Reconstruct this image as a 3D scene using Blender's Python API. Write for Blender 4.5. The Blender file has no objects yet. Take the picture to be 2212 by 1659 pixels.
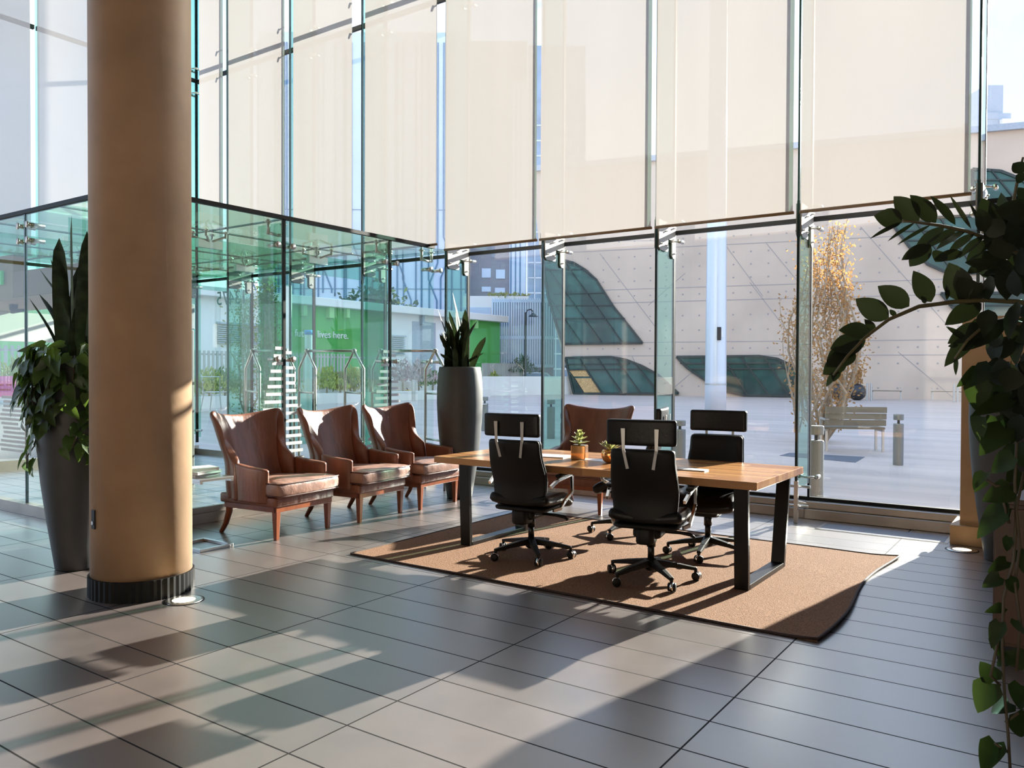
import bpy, math, random
from mathutils import Vector, Matrix, noise
PI = math.pi
R = random.Random(7)
scene = bpy.context.scene
COL = scene.collection

# ------------------------------------------------------------------ camera
F_PX, CX, CY, EYE = 1745.4, 1106.0, 829.5, 1.5
YAW, PITCH, ROLL = math.radians(34.874), math.radians(0.903), math.radians(0.2226)
_F = Vector((-math.sin(YAW), math.cos(YAW), 0)); _R = Vector((math.cos(YAW), math.sin(YAW), 0)); _U = Vector((0, 0, 1))
FWD = _F * math.cos(PITCH) - _U * math.sin(PITCH)
_U2 = _U * math.cos(PITCH) + _F * math.sin(PITCH)
RGT = _R * math.cos(ROLL) + _U2 * math.sin(ROLL)
UPV = _U2 * math.cos(ROLL) - _R * math.sin(ROLL)
CAMP = Vector((0, 0, EYE))
cam_d = bpy.data.cameras.new('camera'); cam = bpy.data.objects.new('camera', cam_d); COL.objects.link(cam)
m = Matrix((RGT, UPV, -FWD)).transposed().to_4x4(); m.translation = CAMP; cam.matrix_world = m
cam_d.sensor_fit = 'HORIZONTAL'; cam_d.sensor_width = 36; cam_d.lens = F_PX / 2212 * 36; cam_d.clip_end = 1000; cam_d.clip_start = .05
scene.camera = cam

# measuring helpers: a line of sight met with a real plane of the place
def ray(x, y): return RGT * ((x - CX) / F_PX) - UPV * ((y - CY) / F_PX) + FWD
def on_z(x, y, z=0.0): d = ray(x, y); return CAMP + d * ((z - EYE) / d.z)
def on_y(x, y, Y): d = ray(x, y); return CAMP + d * (Y / d.y)
def on_x(x, y, X): d = ray(x, y); return CAMP + d * (X / d.x)
def on_d(x, y, D): return CAMP + ray(x, y) * D

# ------------------------------------------------------------------ view, world, sun
scene.view_settings.view_transform = 'Standard'; scene.view_settings.look = 'None'
scene.view_settings.gamma = 1; scene.view_settings.use_curve_mapping = False
scene.view_settings.exposure = 0.8
scene.cycles.transparent_max_bounces = 40; scene.cycles.max_bounces = 10
scene.cycles.diffuse_bounces = 5; scene.cycles.glossy_bounces = 4; scene.cycles.transmission_bounces = 6
scene.cycles.caustics_reflective = False
world = bpy.data.worlds.new('sky'); scene.world = world; world.use_nodes = True
nt = world.node_tree; bg = nt.nodes['Background']
tc = nt.nodes.new('ShaderNodeTexCoord'); sp = nt.nodes.new('ShaderNodeSeparateXYZ'); nt.links.new(tc.outputs['Generated'], sp.inputs[0])
rp = nt.nodes.new('ShaderNodeValToRGB'); nt.links.new(sp.outputs['Z'], rp.inputs[0])
rp.color_ramp.elements[0].position = 0.0; rp.color_ramp.elements[0].color = (.66, .77, .95, 1)
rp.color_ramp.elements[1].position = .8; rp.color_ramp.elements[1].color = (.28, .48, .95, 1)
e_ = rp.color_ramp.elements.new(.25); e_.color = (.50, .68, 1.0, 1)
nz = nt.nodes.new('ShaderNodeTexNoise'); nz.inputs['Scale'].default_value = 3; nz.inputs['Detail'].default_value = 6
nt.links.new(tc.outputs['Generated'], nz.inputs['Vector'])
r2 = nt.nodes.new('ShaderNodeValToRGB'); nt.links.new(nz.outputs['Fac'], r2.inputs[0])
r2.color_ramp.elements[0].position = .45; r2.color_ramp.elements[1].position = .7
mx = nt.nodes.new('ShaderNodeMixRGB'); mx.inputs[2].default_value = (.92, .95, 1, 1)
nt.links.new(r2.outputs[0], mx.inputs[0]); nt.links.new(rp.outputs[0], mx.inputs[1]); nt.links.new(mx.outputs[0], bg.inputs[0])
bg.inputs[1].default_value = 1.35
SUN_AZ, SUN_EL = math.radians(9.8), math.radians(18.5)
sd = bpy.data.lights.new('sun', 'SUN'); sd.energy = 16.0; sd.angle = math.radians(.55); sd.color = (1, .93, .84)
so = bpy.data.objects.new('sun', sd); COL.objects.link(so)
sdir = Vector((math.sin(SUN_AZ) * math.cos(SUN_EL), math.cos(SUN_AZ) * math.cos(SUN_EL), math.sin(SUN_EL)))
so.rotation_euler = sdir.to_track_quat('Z', 'Y').to_euler(); so.location = sdir * 40

# ------------------------------------------------------------------ materials
def newmat(name):
    m = bpy.data.materials.new(name); m.use_nodes = True
    return m, m.node_tree, m.node_tree.nodes['Principled BSDF']
def N(nt, t, **kw):
    n = nt.nodes.new(t)
    for k, v in kw.items():
        if hasattr(n, k): setattr(n, k, v)
        else: n.inputs[k].default_value = v
    return n
def coords(nt, scale=(1, 1, 1)):
    t = N(nt, 'ShaderNodeTexCoord'); mp = N(nt, 'ShaderNodeMapping'); mp.inputs['Scale'].default_value = scale
    nt.links.new(t.outputs['Object'], mp.inputs[0]); return mp.outputs[0]
def mat(name, col, rough=.5, metal=0, var=.0, vscale=8, bump=0, bscale=30, stretch=(1, 1, 1), spec=.5, col2=None, coat=0, bd=.02):
    m, nt, b = newmat(name)
    b.inputs['Roughness'].default_value = rough; b.inputs['Metallic'].default_value = metal
    b.inputs['Specular IOR Level'].default_value = spec; b.inputs['Coat Weight'].default_value = coat
    c = (*col, 1); b.inputs['Base Color'].default_value = c
    if var or col2:
        v = coords(nt, stretch); n = N(nt, 'ShaderNodeTexNoise'); n.inputs['Scale'].default_value = vscale; n.inputs['Detail'].default_value = 5
        nt.links.new(v, n.inputs['Vector']); r = N(nt, 'ShaderNodeValToRGB')
        r.color_ramp.elements[0].position = .3; r.color_ramp.elements[1].position = .7
        lo = tuple(max(0, x * (1 - var)) for x in col); hi = col2 or tuple(min(1, x * (1 + var)) for x in col)
        r.color_ramp.elements[0].color = (*lo, 1); r.color_ramp.elements[1].color = (*hi, 1)
        nt.links.new(n.outputs['Fac'], r.inputs[0]); nt.links.new(r.outputs[0], b.inputs['Base Color'])
    if bump:
        v = coords(nt, stretch); n = N(nt, 'ShaderNodeTexNoise'); n.inputs['Scale'].default_value = bscale; n.inputs['Detail'].default_value = 4
        nt.links.new(v, n.inputs['Vector']); bp = N(nt, 'ShaderNodeBump'); bp.inputs['Strength'].default_value = bump; bp.inputs['Distance'].default_value = bd
        nt.links.new(n.outputs['Fac'], bp.inputs['Height']); nt.links.new(bp.outputs[0], b.inputs['Normal'])
    return m
def glassmat(name, tint, refl=1.0, rough=.0):
    m, nt, b = newmat(name); nt.nodes.remove(b); out = nt.nodes['Material Output']
    t = N(nt, 'ShaderNodeBsdfTransparent'); t.inputs[0].default_value = (*tint, 1)
    g = N(nt, 'ShaderNodeBsdfGlossy'); g.inputs['Roughness'].default_value = rough; g.inputs[0].default_value = (refl, refl, refl, 1)
    lw_ = N(nt, 'ShaderNodeLayerWeight'); lw_.inputs['Blend'].default_value = .5; ge = N(nt, 'ShaderNodeNewGeometry')
    def M(op, a, b):
        n = N(nt, 'ShaderNodeMath'); n.operation = op
        for i, v in enumerate((a, b)):
            if isinstance(v, (int, float)): n.inputs[i].default_value = v
            else: nt.links.new(v, n.inputs[i])
        return n.outputs[0]
    f = M('MULTIPLY', M('ADD', M('MULTIPLY', M('POWER', lw_.outputs['Facing'], 5), .9), .05), M('SUBTRACT', 1, ge.outputs['Backfacing']))
    x = N(nt, 'ShaderNodeMixShader'); nt.links.new(f, x.inputs[0]); nt.links.new(t.outputs[0], x.inputs[1]); nt.links.new(g.outputs[0], x.inputs[2])
    nt.links.new(x.outputs[0], out.inputs[0]); return m
def leafmat(name, col, trans, rough=.35, var=.3, fac=.3, spec=.4):
    m, nt, b = newmat(name); b.inputs['Specular IOR Level'].default_value = spec; out = nt.nodes['Material Output']
    v = coords(nt); n = N(nt, 'ShaderNodeTexNoise'); n.inputs['Scale'].default_value = 9; nt.links.new(v, n.inputs['Vector'])
    r = N(nt, 'ShaderNodeValToRGB'); r.color_ramp.elements[0].position = .35; r.color_ramp.elements[1].position = .65
    r.color_ramp.elements[0].color = (*[c * (1 - var) for c in col], 1); r.color_ramp.elements[1].color = (*[min(1, c * (1 + var)) for c in col], 1)
    nt.links.new(n.outputs['Fac'], r.inputs[0]); nt.links.new(r.outputs[0], b.inputs['Base Color']); b.inputs['Roughness'].default_value = rough
    t = N(nt, 'ShaderNodeBsdfTranslucent'); t.inputs[0].default_value = (*trans, 1)
    x = N(nt, 'ShaderNodeMixShader'); x.inputs[0].default_value = fac; nt.links.new(b.outputs[0], x.inputs[1]); nt.links.new(t.outputs[0], x.inputs[2])
    nt.links.new(x.outputs[0], out.inputs[0]); return m

def tile_mat():
    m, nt, b = newmat('slate_tile'); L = nt.links.new
    t = N(nt, 'ShaderNodeTexCoord'); s = N(nt, 'ShaderNodeSeparateXYZ'); L(t.outputs['Object'], s.inputs[0])
    def M(op, a, bb=None):
        n = N(nt, 'ShaderNodeMath'); n.operation = op
        for i, v in enumerate((a, bb)):
            if v is None: continue
            if isinstance(v, (int, float)): n.inputs[i].default_value = v
            else: L(v, n.inputs[i])
        return n.outputs[0]
    gx = M('DIVIDE', M('ADD', s.outputs[0], 1.271 + 1.238 * 20), 1.238); gy = M('DIVIDE', M('ADD', s.outputs[1], -3.008 + .3095 * 60), .3095)
    fx = M('FRACT', gx); fy = M('FRACT', gy)
    dx = M('MULTIPLY', M('MINIMUM', fx, M('SUBTRACT', 1, fx)), 1.238); dy = M('MULTIPLY', M('MINIMUM', fy, M('SUBTRACT', 1, fy)), .3095)
    g = M('LESS_THAN', M('MINIMUM', dx, dy), .0042)
    cb = N(nt, 'ShaderNodeCombineXYZ'); L(M('FLOOR', gx), cb.inputs[0]); L(M('FLOOR', gy), cb.inputs[1])
    w = N(nt, 'ShaderNodeTexWhiteNoise'); L(cb.outputs[0], w.inputs['Vector'])
    n = N(nt, 'ShaderNodeTexNoise'); n.inputs['Scale'].default_value = 2.2; n.inputs['Detail'].default_value = 8; n.inputs['Roughness'].default_value = .65
    L(t.outputs['Object'], n.inputs['Vector'])
    ad = M('ADD', M('MULTIPLY', w.outputs['Value'], .35), M('MULTIPLY', n.outputs['Fac'], 1.15))
    r = N(nt, 'ShaderNodeValToRGB'); L(ad, r.inputs[0])
    r.color_ramp.elements[0].position = .3; r.color_ramp.elements[0].color = (.074, .061, .058, 1)
    r.color_ramp.elements[1].position = .95; r.color_ramp.elements[1].color = (.135, .105, .095, 1)
    mxx = N(nt, 'ShaderNodeMixRGB'); L(g, mxx.inputs[0]); L(r.outputs[0], mxx.inputs[1]); mxx.inputs[2].default_value = (.018, .017, .017, 1)
    L(mxx.outputs[0], b.inputs['Base Color']); L(M('SUBTRACT', .8, M('MULTIPLY', g, .7)), b.inputs['Specular IOR Level'])
    rr = M('ADD', M('MULTIPLY', n.outputs['Fac'], .14), .30); rg = M('ADD', rr, M('MULTIPLY', g, .4)); L(rg, b.inputs['Roughness'])
    L(M('SUBTRACT', 1, g), b.inputs['Coat Weight']); b.inputs['Coat Roughness'].default_value = .33; b.inputs['Coat IOR'].default_value = 1.95
    bp = N(nt, 'ShaderNodeBump'); bp.inputs['Strength'].default_value = .12; bp.inputs['Distance'].default_value = .01
    L(M('SUBTRACT', M('MULTIPLY', n.outputs['Fac'], .4), g), bp.inputs['Height']); L(bp.outputs[0], b.inputs['Normal'])
    return m
def plank_mat():
    m, nt, b = newmat('butcher_block'); L = nt.links.new
    t = N(nt, 'ShaderNodeTexCoord'); s = N(nt, 'ShaderNodeSeparateXYZ'); L(t.outputs['Object'], s.inputs[0])
    a = N(nt, 'ShaderNodeMath', operation='MULTIPLY'); L(s.outputs[1], a.inputs[0]); a.inputs[1].default_value = 1 / .075
    fl = N(nt, 'ShaderNodeMath', operation='FLOOR'); L(a.outputs[0], fl.inputs[0])
    w0 = N(nt, 'ShaderNodeTexWhiteNoise', noise_dimensions='1D'); L(fl.outputs[0], w0.inputs['W'])
    ax = N(nt, 'ShaderNodeMath', operation='MULTIPLY_ADD'); L(s.outputs[0], ax.inputs[0]); ax.inputs[1].default_value = 1.4; L(w0.outputs['Value'], ax.inputs[2])
    fx = N(nt, 'ShaderNodeMath', operation='FLOOR'); L(ax.outputs[0], fx.inputs[0])
    cb = N(nt, 'ShaderNodeCombineXYZ'); L(fl.outputs[0], cb.inputs[0]); L(fx.outputs[0], cb.inputs[1])
    w = N(nt, 'ShaderNodeTexWhiteNoise'); L(cb.outputs[0], w.inputs['Vector'])
    mp = N(nt, 'ShaderNodeMapping'); mp.inputs['Scale'].default_value = (2.5, 40, 40); L(t.outputs['Object'], mp.inputs[0])
    n = N(nt, 'ShaderNodeTexNoise'); n.inputs['Scale'].default_value = 1; n.inputs['Detail'].default_value = 5; L(mp.outputs[0], n.inputs['Vector'])
    ad = N(nt, 'ShaderNodeMath', operation='MULTIPLY_ADD'); L(n.outputs['Fac'], ad.inputs[0]); ad.inputs[1].default_value = .5; L(w.outputs['Value'], ad.inputs[2])
    r = N(nt, 'ShaderNodeValToRGB'); L(ad.outputs[0], r.inputs[0])
    r.color_ramp.elements[0].position = .2; r.color_ramp.elements[0].color = (.26, .105, .040, 1)
    r.color_ramp.elements[1].position = 1.2; r.color_ramp.elements[1].color = (.47, .24, .095, 1)
    L(r.outputs[0], b.inputs['Base Color']); b.inputs['Roughness'].default_value = .22; b.inputs['Specular IOR Level'].default_value = .5
    return m
def shade_mat(name, transp, mix=.143):
    m, nt, b = newmat(name); nt.nodes.remove(b); out = nt.nodes['Material Output']; L = nt.links.new
    v = coords(nt, (1, 1, .15)); n = N(nt, 'ShaderNodeTexNoise'); n.inputs['Scale'].default_value = .9; L(v, n.inputs['Vector'])
    r = N(nt, 'ShaderNodeValToRGB'); L(n.outputs['Fac'], r.inputs[0]); r.color_ramp.elements[0].position = .35; r.color_ramp.elements[1].position = .65
    r.color_ramp.elements[0].color = (.63, .585, .56, 1); r.color_ramp.elements[1].color = (.67, .625, .605, 1)
    d = N(nt, 'ShaderNodeBsdfDiffuse'); t = N(nt, 'ShaderNodeBsdfTranslucent'); tr = N(nt, 'ShaderNodeBsdfTransparent')
    L(r.outputs[0], d.inputs[0]); L(r.outputs[0], t.inputs[0])
    x = N(nt, 'ShaderNodeMixShader'); x.inputs[0].default_value = mix; L(d.outputs[0], x.inputs[1]); L(t.outputs[0], x.inputs[2])
    y = N(nt, 'ShaderNodeMixShader'); y.inputs[0].default_value = transp; L(x.outputs[0], y.inputs[1]); L(tr.outputs[0], y.inputs[2])
    L(y.outputs[0], out.inputs[0]); return m
def emis(name, col, s):
    m, nt, b = newmat(name); b.inputs['Base Color'].default_value = (*col, 1); b.inputs['Emission Color'].default_value = (*col, 1); b.inputs['Emission Strength'].default_value = s; return m

M_ = dict(
 tile=tile_mat(), plank=plank_mat(), shade=shade_mat('roller_fabric', .06), shade2=shade_mat('brightened_roller_fabric', .12, .62),  # shade2: same fabric, extra translucency stands in for light the end wall lacks
 hem=mat('shade_hem', (.30, .19, .10), .5),
 pane=glassmat('clear_glass', (.945, .972, .962)), vpane=glassmat('green_glass', (.905, .965, .935)), vroof=glassmat('roof_glass', (.81, .92, .87)),
 fin=glassmat('fin_glass', (.60, .81, .735)), finedge=mat('fin_edge', (.012, .03, .028), .15, spec=.6),
 seal=mat('black_seal', (.006, .006, .0065), .5, spec=.2), steel=mat('brushed_steel', (.62, .60, .57), .28, 1, bump=.05, bscale=80),
 sillm=mat('sill_metal', (.42, .36, .31), .38, .7, var=.15, vscale=3), bracket=mat('bracket_steel', (.23, .22, .21), .5, .3),
 plaster=mat('tan_plaster', (.43, .275, .165), .6, var=.14, vscale=2.6, bump=.05, bscale=12),
 tanwall=mat('tan_wall', (.50, .31, .16), .55, var=.06), rubber=mat('rubber_base', (.008, .0075, .0075), .55, spec=.2),
 ceil=mat('ceiling_paint', (.55, .50, .45), .8), back=mat('back_wall', (.36, .30, .25), .6, var=.2),
 leather=mat('brown_leather', (.225, .085, .050), .42, var=.28, vscale=7, bump=.45, bscale=8, bd=.035, stretch=(1, 1, .2), spec=.55),
 cushion=mat('worn_leather', (.31, .17, .125), .40, var=.33, vscale=9, bump=.35, bscale=9, bd=.025, spec=.55),
 pipe=mat('dark_piping', (.07, .022, .014), .45), legwood=mat('red_brown_wood', (.23, .062, .020), .3, var=.3, vscale=10, stretch=(1, 1, .2)),
 bleather=mat('black_leather', (.005, .0047, .0047), .38, bump=.1, bscale=40, spec=.28), bplast=mat('black_plastic', (.007, .0065, .006), .5, spec=.25),
 chrome=mat('polished_metal', (.78, .77, .75), .16, 1), alum=mat('matt_aluminium', (.48, .47, .46), .4, .9), bolm=mat('bollard_grey', (.20, .20, .195), .5, .3), bmetal=mat('black_metal', (.007, .0065, .0065), .3, 0, spec=.35),
 rug=mat('brown_rug', (.235, .135, .085), .95, var=.45, vscale=120, bump=.5, bscale=160, spec=.1), rugedge=mat('rug_binding', (.035, .016, .011), .8),
 pot=mat('charcoal_planter', (.052, .053, .055), .5, var=.08), soil=mat('soil', (.03, .02, .014), .95, bump=.6, bscale=60),
 snake=leafmat('snake_leaf', (.022, .034, .016), (.08, .12, .04), .6, .5, .06, .15), pothos=leafmat('pothos_leaf', (.045, .085, .022), (.26, .42, .06), .38, .4, .24), pothos2=leafmat('shaded_pothos_leaf', (.015, .028, .008), (.10, .18, .03), .5, .4, .07, .15),  # pothos2: same leaf, shade put into a darker colour for the right-hand planters
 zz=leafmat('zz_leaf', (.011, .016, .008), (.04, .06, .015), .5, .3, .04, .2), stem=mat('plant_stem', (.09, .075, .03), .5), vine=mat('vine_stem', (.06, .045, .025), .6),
 succ=leafmat('succulent_leaf', (.22, .26, .10), (.55, .55, .2), .4, .35, .25), copper=mat('copper_glaze', (.86, .42, .16), .1, .85, var=.15),
 paper=mat('paper', (.80, .78, .74), .6), grey=mat('grey_cover', (.35, .33, .31), .5), cream=mat('cream_cover', (.66, .55, .38), .5),
 pave=mat('plaza_paving', (.49, .40, .345), .5, var=.16, vscale=.5, stretch=(.35, 3, 1)), strip=mat('dark_paving', (.25, .26, .28), .5),
 conc=mat('fair_concrete', (.60, .46, .36), .8, var=.12, vscale=.25), concl=mat('pale_concrete', (.74, .71, .65), .8, var=.08, vscale=.6),
 joint=mat('concrete_joint', (.36, .31, .29), .8), dglass=mat('teal_glass', (.022, .075, .066), .08, 0, var=.7, vscale=.5, spec=.45), mull=mat('dark_mullion', (.018, .028, .026), .4),
 osb=mat('osb_board', (.60, .37, .16), .8, var=.35, vscale=14), bglass=mat('blue_glass', (.16, .27, .42), .12, 0, var=.35, vscale=.3, spec=.9), bpanel=mat('blue_panel', (.50, .60, .72), .4, var=.08, vscale=.2),
 bline=mat('blue_line', (.06, .16, .28), .4), dconc=mat('grey_concrete', (.24, .24, .27), .8, var=.08, vscale=.2), white=mat('white_render', (.80, .78, .74), .8),
 green=mat('green_wall', (.10, .40, .085), .7, var=.1, vscale=.4), lgreen=mat('light_green_wall', (.30, .62, .22), .7), wletter=mat('white_letter', (.85, .85, .82), .6),
 gpanel=mat('grey_panel', (.40, .43, .48), .7, var=.08), louv=mat('louvre_grey', (.45, .48, .50), .6), fence=mat('fence_slat', (.45, .42, .38), .8),
 gleaf=leafmat('green_tree_leaf', (.10, .17, .035), (.3, .45, .08), .6), aleaf=leafmat('autumn_leaf', (.36, .19, .065), (.58, .31, .11), .6, .4, .35), oleaf=leafmat('olive_leaf', (.22, .21, .07), (.5, .45, .15), .6, .3, .4),
 dleaf=leafmat('dark_tree_leaf', (.04, .07, .03), (.08, .12, .04), .7), grass=leafmat('yellow_grass', (.34, .36, .08), (.6, .6, .15), .8, .3, .35), pink=leafmat('pink_bloom', (.48, .36, .33), (.6, .45, .4), .9),
 bark=mat('pale_bark', (.34, .26, .18), .9, var=.2), pole=mat('pole_paint', (.60, .64, .70), .3, .25), bench=mat('bench_wood', (.20, .165, .115), .7, var=.25, vscale=5, stretch=(.3, 1, 1)),
 sphere=mat('black_sphere', (.015, .017, .022), .3), decal=mat('white_decal', (.78, .80, .79), .6), letter=mat('dark_vinyl', (.05, .10, .10), .5),
 yellow=mat('yellow_sign', (.85, .55, .02), .5), black=mat('matt_black', (.012, .012, .012), .6), blue=mat('blue_cap', (.02, .32, .80), .4), pinks=mat('pink_sign', (.80, .16, .42), .6), redc=mat('red_paint', (.55, .05, .04), .5),
 carp=mat('car_paint', (.55, .66, .74), .2, .2), signg=emis('exit_green', (.02, .30, .06), .35), lampg=emis('uplight', (1, .80, .50), 2.6), soffit=mat('soffit', (.42, .28, .18), .7), sbrown=mat('header_brown', (.26, .135, .07), .6),
 woodcab=mat('cabinet_wood', (.10, .045, .025), .45, var=.3, vscale=4, stretch=(1, 1, .15)), hatch=mat('hatch_tile', (.20, .20, .22), .4), drain=mat('drain_grate', (.10, .11, .13), .6),
)

# ------------------------------------------------------------------ mesh builder
class MB:
    def __init__(s): s.v = []; s.f = []
    def add(s, vs, fs):
        o = len(s.v); s.v += [tuple(p) for p in vs]; s.f += [tuple(i + o for i in f) for f in fs]; return s
    def box(s, a, b):
        x0, y0, z0 = a; x1, y1, z1 = b
        return s.add([(x0, y0, z0), (x1, y0, z0), (x1, y1, z0), (x0, y1, z0), (x0, y0, z1), (x1, y0, z1), (x1, y1, z1), (x0, y1, z1)],
                     [(3, 2, 1, 0), (4, 5, 6, 7), (0, 1, 5, 4), (1, 2, 6, 5), (2, 3, 7, 6), (3, 0, 4, 7)])
    def bar(s, p, q, w, h, up=(0, 0, 1), w2=None, h2=None):
        p = Vector(p); q = Vector(q); d = (q - p).normalized(); u = Vector(up)
        if abs(d.dot(u)) > .98: u = Vector((0, 1, 0))
        r = d.cross(u).normalized(); u = r.cross(d)
        w2 = w if w2 is None else w2; h2 = h if h2 is None else h2
        vs = [c + r * a * ww / 2 + u * b * hh / 2 for c, ww, hh in ((p, w, h), (q, w2, h2)) for a, b in ((-1, -1), (1, -1), (1, 1), (-1, 1))]
        return s.add(vs, [(0, 1, 2, 3), (7, 6, 5, 4), (0, 4, 5, 1), (1, 5, 6, 2), (2, 6, 7, 3), (3, 7, 4, 0)])
    def tube(s, pts, r, n=8, cap=True):
        pts = [Vector(p) for p in pts]; rs = r if isinstance(r, (list, tuple)) else [r] * len(pts)
        vs = []; prev = None
        for i, p in enumerate(pts):
            d = (pts[min(i + 1, len(pts) - 1)] - pts[max(i - 1, 0)]).normalized()
            if prev is None:
                a = Vector((0, 0, 1)) if abs(d.z) < .9 else Vector((1, 0, 0)); u = d.cross(a).normalized()
            else: u = (prev - d * prev.dot(d)).normalized()
            prev = u; w = d.cross(u)
            vs += [p + (u * math.cos(2 * PI * k / n) + w * math.sin(2 * PI * k / n)) * rs[i] for k in range(n)]
        fs = [(i * n + k, i * n + (k + 1) % n, (i + 1) * n + (k + 1) % n, (i + 1) * n + k) for i in range(len(pts) - 1) for k in range(n)]
        if cap: fs += [tuple(range(n))[::-1], tuple((len(pts) - 1) * n + k for k in range(n))]
        return s.add(vs, fs)
    def lathe(s, prof, c=(0, 0, 0), n=32, cap=True):
        vs = [(c[0] + r * math.cos(2 * PI * k / n), c[1] + r * math.sin(2 * PI * k / n), c[2] + z) for r, z in prof for k in range(n)]
        fs = [(i * n + k, i * n + (k + 1) % n, (i + 1) * n + (k + 1) % n, (i + 1) * n + k) for i in range(len(prof) - 1) for k in range(n)]
        if cap: fs += [tuple(range(n))[::-1], tuple((len(prof) - 1) * n + k for k in range(n))]
        return s.add(vs, fs)
    def cyl(s, p, q, r, n=12): return s.tube([p, q], r, n)
    def ball(s, c, r, n=12, m=8, sz=1):
        prof = [(max(1e-4, r * math.sin(PI * i / m)), -r * sz * math.cos(PI * i / m)) for i in range(m + 1)]
        return s.lathe(prof, c, n)
    def prism(s, poly, d):
        n = len(poly); d = Vector(d); a = [Vector(p) for p in poly]; b = [p + d for p in a]
        return s.add(a + b, [tuple(range(n))[::-1], tuple(range(n, 2 * n))] + [(i, (i + 1) % n, n + (i + 1) % n, n + i) for i in range(n)])
    def grid(s, rows):
        n = len(rows[0]); vs = [p for r in rows for p in r]
        return s.add(vs, [(i * n + k, i * n + k + 1, (i + 1) * n + k + 1, (i + 1) * n + k) for i in range(len(rows) - 1) for k in range(n - 1)])
    def rbox(s, c, sz, r, n=4, taper=0, top=None):
        """a slab with rounded vertical corners and softened edges, centre c, size sz"""
        x, y, z = (k / 2 for k in sz); e = min(r * .5, z * .9)
        def ring(ins, zz):
            out = []
            for sx, sy, a0 in ((1, 1, 0), (-1, 1, PI / 2), (-1, -1, PI), (1, -1, 1.5 * PI)):
                for k in range(n + 1):
                    a = a0 + PI / 2 * k / n
                    rr = max(r - ins, .001)
                    out.append((c[0] + sx * (x - r) + rr * math.cos(a), c[1] + sy * (y - r) + rr * math.sin(a), c[2] + zz))
            return out
        rings = [ring(e, -z), ring(e * .3, -z + e * .3), ring(0, -z + e), ring(0, z - e), ring(e * .3, z - e * .3), ring(e, z)]
        k = len(rings[0]); vs = [p for q in rings for p in q]
        fs = [(i * k + j, i * k + (j + 1) % k, (i + 1) * k + (j + 1) % k, (i + 1) * k + j) for i in range(5) for j in range(k)]
        return s.add(vs, fs + [tuple(range(k))[::-1], tuple(5 * k + j for j in range(k))])
    def leaf(s, b, tip, w, nrm, shape='ovate', fold=.25, droop=.0, n=6):
        b = Vector(b); tip = Vector(tip); ax = tip - b; L = ax.length; ax.normalize(); nrm = Vector(nrm)
        sd_ = ax.cross(nrm)
        if sd_.length < 1e-3: sd_ = ax.cross(Vector((.3, .5, .8)))
        sd_.normalize(); up = sd_.cross(ax)
        rows = []
        for i in range(n + 1):
            t = i / n
            if shape == 'ovate': ww = math.sin(PI * min(1, t ** .85)) ** .8
            elif shape == 'heart': ww = (1 - t) ** .75 * (1.35 if t > .02 else .75) * (1 - .25 * (1 - t) ** 3)
            else: ww = min(1, .55 + t) * (1 - t ** 4)
            ww = max(ww, .02) * w / 2
            c = b + ax * L * t - up * droop * L * t * t
            if shape == 'heart' and i == 0: c = b
            back = ax * (-.10 * L if shape == 'heart' and i == 0 else 0)
            rows.append((c - sd_ * ww + up * fold * ww + back, c, c + sd_ * ww + up * fold * ww + back))
        return s.grid(rows)
    def build(s, name, m, parent=None, smooth=False, bevel=0, seg=2, sub=0, solid=0):
        me = bpy.data.meshes.new(name); me.from_pydata(s.v, [], s.f); me.update()
        if smooth: me.polygons.foreach_set('use_smooth', [True] * len(me.polygons))
        o = bpy.data.objects.new(name, me); COL.objects.link(o); me.materials.append(M_[m] if isinstance(m, str) else m)
        if parent is not None:
            o.parent = parent
        if solid: k = o.modifiers.new('t', 'SOLIDIFY'); k.thickness = solid; k.offset = 0
        if bevel: k = o.modifiers.new('b', 'BEVEL'); k.width = bevel; k.segments = seg; k.limit_method = 'ANGLE'; k.angle_limit = math.radians(40)
        if sub: k = o.modifiers.new('s', 'SUBSURF'); k.levels = sub; k.render_levels = sub
        return o
def tag(o, label=None, cat=None, group=None, kind=None):
    for k, v in (('label', label), ('category', cat), ('group', group), ('kind', kind)):
        if v: o[k] = v
    return o
def thing(name, label, cat, loc=(0, 0, 0), rz=0, group=None):
    o = bpy.data.objects.new(name, None); COL.objects.link(o); o.empty_display_size = .1
    o.location = loc; o.rotation_euler = (0, 0, rz); return tag(o, label, cat, group)
def struct(o): o['kind'] = 'structure'; return o
def base(name):
    o = bpy.data.objects.new(name, None); COL.objects.link(o); o.empty_display_size = .1; return struct(o)
def copy_tree(o, parent=None):
    c = o.copy(); COL.objects.link(c)
    if parent is not None: c.parent = parent
    for ch in list(o.children): copy_tree(ch, c)
    return c
def dup(root, loc, rz, label, group=None):
    c = copy_tree(root); c.location = loc; c.rotation_euler = (0, 0, rz); c['label'] = label
    if group: c['group'] = group
    return c
def text(name, body, size, m, parent, mw, extrude=.01, width=None):
    cu = bpy.data.curves.new(name, 'FONT'); cu.body = body; cu.size = size; cu.extrude = extrude; cu.resolution_u = 4
    t = bpy.data.objects.new('tmp', cu); me = bpy.data.meshes.new_from_object(t); bpy.data.objects.remove(t)
    if width:
        xs = [v.co.x for v in me.vertices]; k = width / (max(xs) - min(xs)); x0 = min(xs)
        for v in me.vertices: v.co.x = (v.co.x - x0) * k; v.co.y *= k
    me.materials.clear(); me.materials.append(M_[m]); o = bpy.data.objects.new(name, me); COL.objects.link(o)
    if parent is not None: o.parent = parent; mw = Matrix.Translation(-parent.location) @ mw
    o.matrix_basis = mw
    return o
def frame_mw(o, xa, ya):
    xa = Vector(xa).normalized(); ya = Vector(ya).normalized(); za = xa.cross(ya)
    mm = Matrix((xa, ya, za)).transposed().to_4x4(); mm.translation = Vector(o); return mm

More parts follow.
